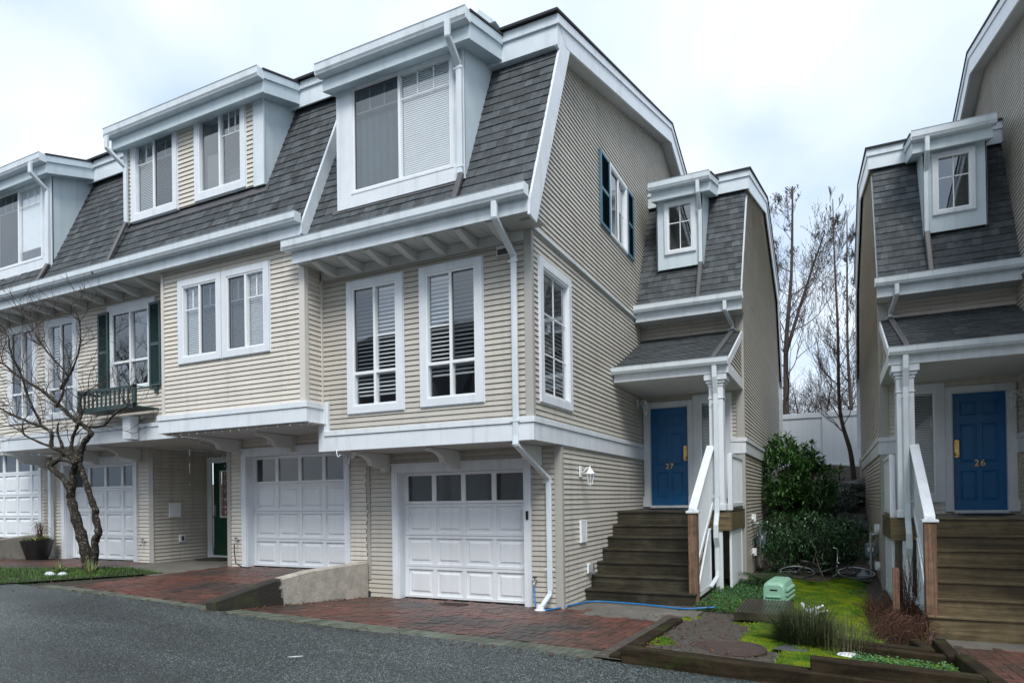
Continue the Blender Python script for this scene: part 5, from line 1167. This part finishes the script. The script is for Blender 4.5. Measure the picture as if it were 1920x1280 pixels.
# trees behind the fence
def back_tree(label, pts, r0, r1, n, L, leafy, up=.5, spread=.55, start=.3):
    t = thing('bare_tree', label, 'tree', pts[0], 'bare trees'); P = catmull(pts, 6); b = MB(); b.tube(P, [lerp(r0, r1, i/(len(P)-1)) for i in range(len(P))], 7); b.build('trunk', ['bark_d'], t, smooth=True)
    c = MB(); lb = MB() if leafy else None
    for i in range(n):
        f = start+(1-start)*i/n; q = P[int(f*(len(P)-1))]; a = rnd(0, 6.28); grow(c, q, Vector((math.cos(a), math.sin(a), up)), L*(1.15-f)*rnd(.7, 1.2), lerp(r0, r1, f)*.30, 4, up*.4, spread, lb, 4, .004)
    c.build('branches', ['bark_d'], t)
    if lb is not None and lb.v: lb.build('leaves', ['leafy'], t)
    return t
back_tree('tall slim tree with withered leaves behind the fence, nearest the left house', [(-1.85, 30, 2.3), (-1.75, 30, 5.1), (-1.7, 30, 8.0), (-1.45, 30, 11), (-1.35, 30, 14.6)], .16, .03, 26, 2.2, True)
back_tree('leaning fork of withered leaves behind the fence', [(-1.72, 30, 7.6), (-1.2, 30.2, 9.4), (-.7, 30.3, 11), (-.15, 30.3, 12.6)], .085, .02, 12, 1.8, True)
back_tree('slender dark sapling in front of the white fence beside house 26', [(.60, 23.6, 1.9), (.50, 23.6, 3.0), (.22, 23.7, 4.4), (.20, 23.7, 7), (.14, 23.7, 9.3), (.12, 23.7, 11.2)], .085, .012, 24, 1.5, False, .8, .4)
back_tree('reddish trunked tree behind the fence beside house 26', [(.75, 31, 2.3), (.72, 31, 5), (.62, 31, 8), (.68, 31, 13.2)], .11, .02, 24, 1.7, True, .7, .4)
for i, (x, y, h) in enumerate(((-1.1, 32, 6.2), (-.5, 33, 6.0), (.1, 32, 6.6), (-1.5, 34, 5.6), (.5, 34, 5.8), (-.2, 35, 7.0))):
    back_tree(['low bare thicket tree behind the left part of the fence', 'low bare thicket tree just left of the fence middle', 'low bare thicket tree behind the fence middle', 'smallest thicket tree at the left end of the fence', 'thicket tree right of the fence middle', 'tallest thicket tree at the back of the fence'][i], [(x, y, 2.4), (x+rnd(-.2, .2), y, 4.2), (x+rnd(-.5, .5), y, h)], .08, .02, 16, 2.3, False, .25, .8)
# fence
for i, (a, c) in enumerate(((-4.6, -2.3), (-2.3, .0-.33), (-.33, 1.6), (1.6, 4.0))):
    t = thing('vinyl_fence', ['white vinyl fence panel hidden mostly by the left house', 'left white vinyl fence panel behind the laurel', 'right white vinyl fence panel behind the slender sapling', 'white vinyl fence panel behind house 26'][i], 'fence', (a, 26, 2.5), 'white fence panels')
    b = MB(); b.box(a+.12, c, 25.98, 26.02, 2.4, 4.52); x = a+.12
    while x < c: b.box(x, x+.006, 25.974, 25.98, 2.75, 4.3); x += .2
    b.build('panel', ['fence'], t); b = MB(); b.box(a+.12, c, 25.94, 26.06, 4.42, 4.60); b.box(a+.12, c, 25.94, 26.06, 2.55, 2.75); b.build('rail', ['fence'], t, bevel=.005)
    b = MB(); b.box(a, a+.13, 25.93, 26.07, 2.2, 4.68); b.prism([(a-.01, 4.68), (a+.065, 4.76), (a+.14, 4.68)], 1, 25.92, 26.08); b.build('post', ['fence'], t)
# rocks
for i, (x, y, z, s, l) in enumerate(((-.15, 20.6, 1.35, .75, 'big dark wet boulder on the bank below the fence'), (.75, 21.3, 1.7, .55, 'dark boulder on the bank beside house 26'), (-1.0, 21.2, 1.5, .7, 'dark boulder half hidden behind the laurel'), (.35, 19.6, .85, .45, 'lower rock behind the hedge'))):
    bm = bmesh.new(); bmesh.ops.create_icosphere(bm, subdivisions=4, radius=1)
    for v in bm.verts:
        d = v.co.normalized(); v.co = d*(s*(1+.35*MN.noise(d*1.6+Vector((i*7, 0, 0)))+.12*MN.noise(d*5))); v.co.z *= .7; v.co.x *= 1.2
    me = bpy.data.meshes.new('boulder'); bm.to_mesh(me); bm.free(); me.materials.append(mt['rock']); o = bpy.data.objects.new('boulder', me); o.location = (x, y, z); COL.objects.link(o); tag(o, l, 'rock', 'boulders on the bank')
b = MB(); b.lathe((.85, 22.3, 1.7), [(.14, 0), (.14, 1.0), (.12, 1.04)], 14); tag(b.build('pipe_bollard', ['post']), 'pale round pipe standing by the corner of house 26 below the fence', 'pipe')
# bicycle lying on its side
t = thing('bicycle', 'old bicycle lying on its side under the hedge', 'bicycle', (-.4, 13.6, -.02)); F0 = Matrix.Translation((-.62, 13.5, .10)) @ Matrix.Rotation(.12, 4, 'Z') @ Matrix.Rotation(math.radians(14), 4, 'X')
def bf(pts): return [tuple(F0 @ Vector(p)) for p in pts]
b = MB(); S, H_, BB, RW, FW = (.25, .78, 0), (.82, .80, 0), (.38, .30, 0), (0, .33, 0), (1.02, .33, 0)
for a, c in ((S, BB), (S, H_), (BB, (.85, .68, 0)), (BB, RW), (S, RW), (H_, FW)): b.tube(bf([a, c]), .017, 6)
b.build('bicycle_frame', ['black'], t, smooth=True)
for c in (RW, FW):
    w_ = MB(); w_.tube(bf([(c[0]+.32*math.cos(a*math.pi/12), c[1]+.32*math.sin(a*math.pi/12), 0) for a in range(25)]), .018, 6); wh = w_.build('wheel', ['black'], t)
    s = MB(); s.tube(bf([(c[0]+.30*math.cos(a*math.pi/12), c[1]+.30*math.sin(a*math.pi/12), 0) for a in range(25)]), .008, 5)
    for a in range(10): s.tube(bf([c, (c[0]+.30*math.cos(a*.628), c[1]+.30*math.sin(a*.628), 0)]), .0015, 3)
    s.build('rim', ['steel'], wh)
b = MB(); b.tube(bf([(.80, .84, 0), (.78, .95, 0), (.78, .96, .26), (.70, .92, .30)]), .013, 6); b.tube(bf([(.78, .95, 0), (.78, .96, -.26), (.70, .92, -.30)]), .013, 6); b.build('handlebar', ['steel'], t, smooth=True)
b = MB(); b.tube(bf([(.23, .80, 0), (.22, .88, 0)]), .012, 6); b.tube(bf([(.10, .89, 0), (.22, .90, 0), (.34, .89, 0)]), [.055, .035, .015], 8); b.build('saddle', ['black'], t, smooth=True)
b = MB(); b.tube([(-.12, 12.9, .02), (-.25, 13.1, .35), (-.36, 13.2, .42), (-.30, 13.25, .62), (-.38, 13.3, .8)], .008, 5); b.tube([(-.30, 13.2, .5), (-.22, 13.0, .2)], .009, 5); tag(b.build('broken_branch', ['bark_d'], smooth=True), 'pale crooked stick standing beside the fallen bicycle', 'branch')
# pot
t = thing('plant_pot', 'dark round pot of scruffy plants by the concrete wall at the left', 'plant pot', (-16.35, 8.75, .42)); b = MB(); b.lathe((-16.35, 8.75, .42), [(.20, 0), (.29, .30), (.32, .42), (.33, .46), (.29, .46), (.28, .40)], 24); b.build('pot', ['black'], t)
b = MB(); b.lathe((-16.35, 8.75, .42), [(.27, .38), (.05, .42)], 18); b.build('soil', ['soil'], t); b = MB(); c = MB()
for i in range(60):
    a = rnd(0, 6.28); r = rnd(.02, .2); p = Vector((-16.35+r*math.cos(a), 8.75+r*math.sin(a), .83)); leaf(b, p, Vector((math.cos(a)*.8, math.sin(a)*.8, rnd(.1, .9))), Vector((0, 0, 1)), rnd(.12, .26), .07, rnd(0, 1))
for i in range(45):
    a = rnd(0, 6.28); p = Vector((-16.2+rnd(-.05, .05), 8.75+rnd(-.05, .05), .85)); h = rnd(.25, .5); c.tube([p, p+Vector((math.cos(a)*.08, math.sin(a)*.08, h)), p+Vector((math.cos(a)*.22, math.sin(a)*.22, h-.12))], .003, 3)
b.build('leaves', ['pale'], t); c.build('dry_stems', ['dry'], t)
# tufts of blades
def blade(b, p, a, L, w_, lean, col, droop=.5):
    d = Vector((math.cos(a), math.sin(a), 0)); s = Vector((-d.y, d.x, 0))*w_/2; P = []
    for k in range(4):
        q = k/3; P.append(p+Vector((0, 0, L*q*math.cos(lean)-L*droop*q*q*lean*.4))+d*L*q*math.sin(lean)*(.6+.4*q))
    b.add([tuple(P[0]-s), tuple(P[0]+s), tuple(P[1]+s*.9), tuple(P[1]-s*.9), tuple(P[2]+s*.6), tuple(P[2]-s*.6), tuple(P[3])], [(0, 1, 2, 3), (3, 2, 4, 5), (5, 4, 6)], 0, col)
def clump(name, label, x, y, z, n, L, w_, m, spread, rad, cat='plant', group=None, colr=(.02, .98), droop=.5):
    b = MB()
    for i in range(n):
        r = rad*math.sqrt(random.random()); a = rnd(0, 6.28); blade(b, Vector((x+r*math.cos(a), y+r*math.sin(a), z)), a+rnd(-.6, .6), L*rnd(.55, 1.1), w_, rnd(.0, spread), rnd(*colr), droop)
    return tag(b.build(name, [m]), label, cat, group)
rz0 = zbed(-.3, 8.1)
clump('rush_clump', 'big spiky dark green rush clump in the middle of the moss bed', -.33, 8.15, rz0-.02, 1500, .56, .011, 'rush', 1.0, .25, 'grass clump', None, (.02, .75))
clump('dry_grass_clump', 'straw coloured collapsed grass at the foot of the rush clump, right side', .05, 8.0, rz0-.02, 600, .50, .007, 'rush', 1.35, .30, 'grass clump', None, (.7, .99), 1.1)
clump('spider_plant', 'pale striped spiky plant right of the bare tree trunk', -12.0, 7.3, .41, 70, .34, .018, 'pale', 1.1, .05, 'plant', 'spiky plants at the tree foot', (.02, .98), 1.0)
clump('spider_plant', 'pale striped spiky plant left of the bare tree trunk', -12.75, 7.2, .42, 55, .30, .016, 'pale', 1.0, .05, 'plant', 'spiky plants at the tree foot', (.02, .98), 1.0)
for i, (x, y) in enumerate(((-12.62, 6.95), (-12.45, 6.88), (-12.28, 6.98))):
    b = MB(); b.lathe((x, y, .40), [(.03, 0), (.075, .02), (.08, .045), (.04, .075), (.01, .08)], 9); tag(b.build('white_stone', ['gutter'], smooth=True), 'pale stone on the grass at the foot of the bare tree', 'stone', 'pale stones by the tree')
# dead brown plants by the post
b = MB()
for i in range(900):
    x, y = rnd(.42, 1.02), rnd(9.0, 11.6); p = Vector((x, y, zbed(x, y))); a = rnd(0, 6.28); L = rnd(.12, .5); q = p+Vector((math.cos(a)*L*.5, math.sin(a)*L*.5, rnd(.05, .32)))
    b.tube([p, (p+q)/2+Vector((0, 0, rnd(.02, .14))), q], .0035, 3, 0, rnd(.02, .98))
for i in range(60):
    p = Vector((.92+rnd(-.06, .06), 10.6+rnd(-.1, .1), .0)); q = p+Vector((rnd(-.16, .12), rnd(-.2, .2), rnd(.3, .85))); b.tube([p, (p+q)/2+rv()*.05, q], .003, 3, 0, rnd(.02, .5))
tag(b.build('dead_stems', ['dry']), 'tangle of dead brown stems beside the brown post of steps 26', 'dead plants', None, 'stuff')
b = MB(); b.box(.72, .80, 10.55, 10.63, -.15, .62); tag(b.build('weathered_stake', ['post_wood']), 'short grey weathered stake beside the dead brown stems', 'stake')
# lawn grass, moss, ground cover
def inpoly(x, y, P):
    r = False
    for (a, b_), (c, d) in zip(P, P[1:]+P[:1]):
        if (b_ > y) != (d > y) and x < (c-a)*(y-b_)/(d-b_)+a: r = not r
    return r
ISL = [(-15.6, 5.7), (-12.0, 5.72), (-10.85, 7.9), (-12.4, 8.25), (-14.4, 7.25), (-16, 6.6)]
b = MB(); k = 0
while k < 15000:
    x, y = rnd(-16, -10.8), rnd(5.6, 8.3)
    if not inpoly(x, y, ISL): continue
    k += 1; z = (zB(x, y) if y > 5.98 else gs(x)+.01)-.02; blade(b, Vector((x, y, z)), rnd(0, 6.28), rnd(.05, .12), .008, rnd(.1, .9), min(.98, max(.02, .5+.6*MN.noise(Vector((x*1.2, y*1.2, 0)))+rnd(-.3, .3))))
tag(b.build('grass', ['grass']), 'rough green grass on the island round the bare tree', 'grass', None, 'stuff')
b = MB(); P = [(x, y, (zB(x, y) if y > 5.98 else gs(x)+.012)+.006) for x, y in ISL]; b.add(P, [tuple(range(len(P)))]); struct(b.build('lawn', ['soil']))
def mossy(x, y):
    if y < 7.5: return MN.noise(Vector((x*1.3, y*1.3, 5)))+(.9 if x > -.55 else -.25)-(.6 if (x+1.02)**2+(y-7.25)**2 < .2 else 0)
    return MN.noise(Vector((x*1.1, y*1.1, 5)))*.9+(.75 if x > -1.0 else (.1 if y > 8.8 else -.35))-(.7 if x > .5 and y > 8.6 else 0)-(.5 if y > 13.6 else 0)
xs = fr(-1.85, 1.05, 58); ys_ = fr(6.2, 15, 170); b = MB(); n = len(xs)
pts = {}
for j, y in enumerate(ys_):
    for i, x in enumerate(xs):
        q = mossy(x, y); pts[i, j] = (x, y, zbed(x, y)+min(.035, max(-.03, q*.06))+.008*MN.noise(Vector((x*14, y*14, 0))))
b.v = [pts[i, j] for j in range(len(ys_)) for i in range(n)]
for j in range(len(ys_)-1):
    for i in range(n-1): b.f.append([j*n+i, j*n+i+1, (j+1)*n+i+1, (j+1)*n+i]); b.m.append(0); b.c.append(.5)
tag(b.build('moss', ['moss'], smooth=True), 'bright green moss carpet of the bed between the two staircases', 'moss', None, 'stuff')
b = MB(); k = 0
while k < 16000:
    x, y = rnd(-1.85, 1.05), 6.2+8.6*random.random()**1.3
    q = mossy(x, y)
    if q < .12: k += .2; continue
    k += 1; z = zbed(x, y)+min(.03, q*.05)-.006
    blade(b, Vector((x, y, z)), rnd(0, 6.28), rnd(.018, .045), .007, rnd(.1, 1.2), min(.98, max(.02, .5+1.0*MN.noise(Vector((x*1.8, y*1.8, 9)))+rnd(-.25, .25))))
tag(b.build('moss_tufts', ['mossb']), 'short yellow green tufts all over the moss bed', 'moss', None, 'stuff')
b = MB()
for i in range(7500):
    if i % 4: x, y = -1.55+rnd(-.32, .55)*1.0, rnd(9.9, 13.5); z = zbed(x, y)
    else: x, y = rnd(.15, 1.02), rnd(6.3, 7.6); z = zbed(x, y)
    if x > -.9 and x < .15: continue
    a = rnd(0, 6.28); leaf(b, Vector((x, y, z+rnd(.0, .09))), Vector((math.cos(a), math.sin(a), rnd(-.1, .5))), Vector((0, 0, 1)), rnd(.025, .05), .03, rnd(.02, .98))
tag(b.build('ground_cover', ['cover']), 'low leafy green ground cover beside the steps', 'ground cover', None, 'stuff')
b = MB()
def scat(n, f):
    for i in range(n):
        x, y, z = f(); a = rnd(0, 6.28); leaf(b, Vector((x, y, z)), Vector((math.cos(a), math.sin(a), rnd(-.05, .25))), Vector((0, 0, 1)), rnd(.03, .07), .032, rnd(.02, .98))
def f1(): y = rnd(6.3, 9.0); x = -7.2+abs(random.gauss(0, .12)); return x, y, zA(x, y)+.012
def f2(): x, y = rnd(-7, -2.2), rnd(6.2, 9); return x, y, zA(x, y)+.012
def f3(): x, y = rnd(-10.5, -7.6), rnd(6.2, 9); return x, y, zB(x, y)+.012
def f5():
    while 1:
        x, y = rnd(-1.8, .95), 6.3+7*random.random()**1.4
        if mossy(x, y) < .25: return x, y, zbed(x, y)+.012
def f4(): x, y = random.gauss(-1.72, .12), random.gauss(10.35, .25); return x, y, .03
scat(90, f1); scat(14, f2); scat(16, f3); scat(60, f4); scat(420, f5)
def f6(): x = rnd(-11, -2); y = 5.95-abs(random.gauss(0, .10)); return x, y, gs(x)+.022
def f7(): x, y = rnd(-12, 1), rnd(2.5, 5.9); return x, y, gs(x)+.022
def f8(): x = rnd(-7, -2); return x, 9.12-abs(random.gauss(0, .12)), .014
scat(110, f6); scat(35, f7); scat(40, f8)
tag(b.build('fallen_leaves', ['fallen']), 'scattered brown fallen leaves on the driveways and by the steps', 'leaves', None, 'stuff')
# ---------------------------------------------------------------- houses across the road (behind the camera; they show in the window panes)
for i, (xa, xb) in enumerate(((-22, -14), (-13.6, -5.6), (-5.2, 2.8), (4.2, 12))):
    T = thing('opposite_house', ['house across the road, far uphill end', 'house across the road facing the middle garages', 'house across the road facing the end townhouse', 'house across the road facing house 26'][i], 'house', ((xa+xb)/2, -11, gs(xa)), 'houses across the road')
    zo = gs((xa+xb)/2); b = MB(); b.box(xa, xb, -18, -8, zo-1, zo+5.5); b.build('wall', ['siding_b'], T)
    b = MB(); b.prism([(-7.6, 5.5), (-8.8, 8.5), (-13, 10.2), (-17.2, 8.5), (-18.4, 5.5)], 0, xa-.1, xb+.1); b.v = [(x, y, z+zo) for x, y, z in b.v]; b.build('roof', ['shingle_dark'], T)
    for k in range(3):
        x = xa+1.2+k*2.4; w_ = MB(); w_.box(x-.1, x+1.3, -8.04, -7.98, zo+3.1, zo+5.0); wn = w_.build('window', ['white'], T); g = MB(); g.box(x, x+1.2, -7.985, -7.97, zo+3.2, zo+4.9); g.build('pane', ['black'], wn)
        w_ = MB(); w_.box(x-.3, x+1.7, -8.04, -7.97, zo, zo+2.2); w_.build('garage_door', ['door_white'], T)
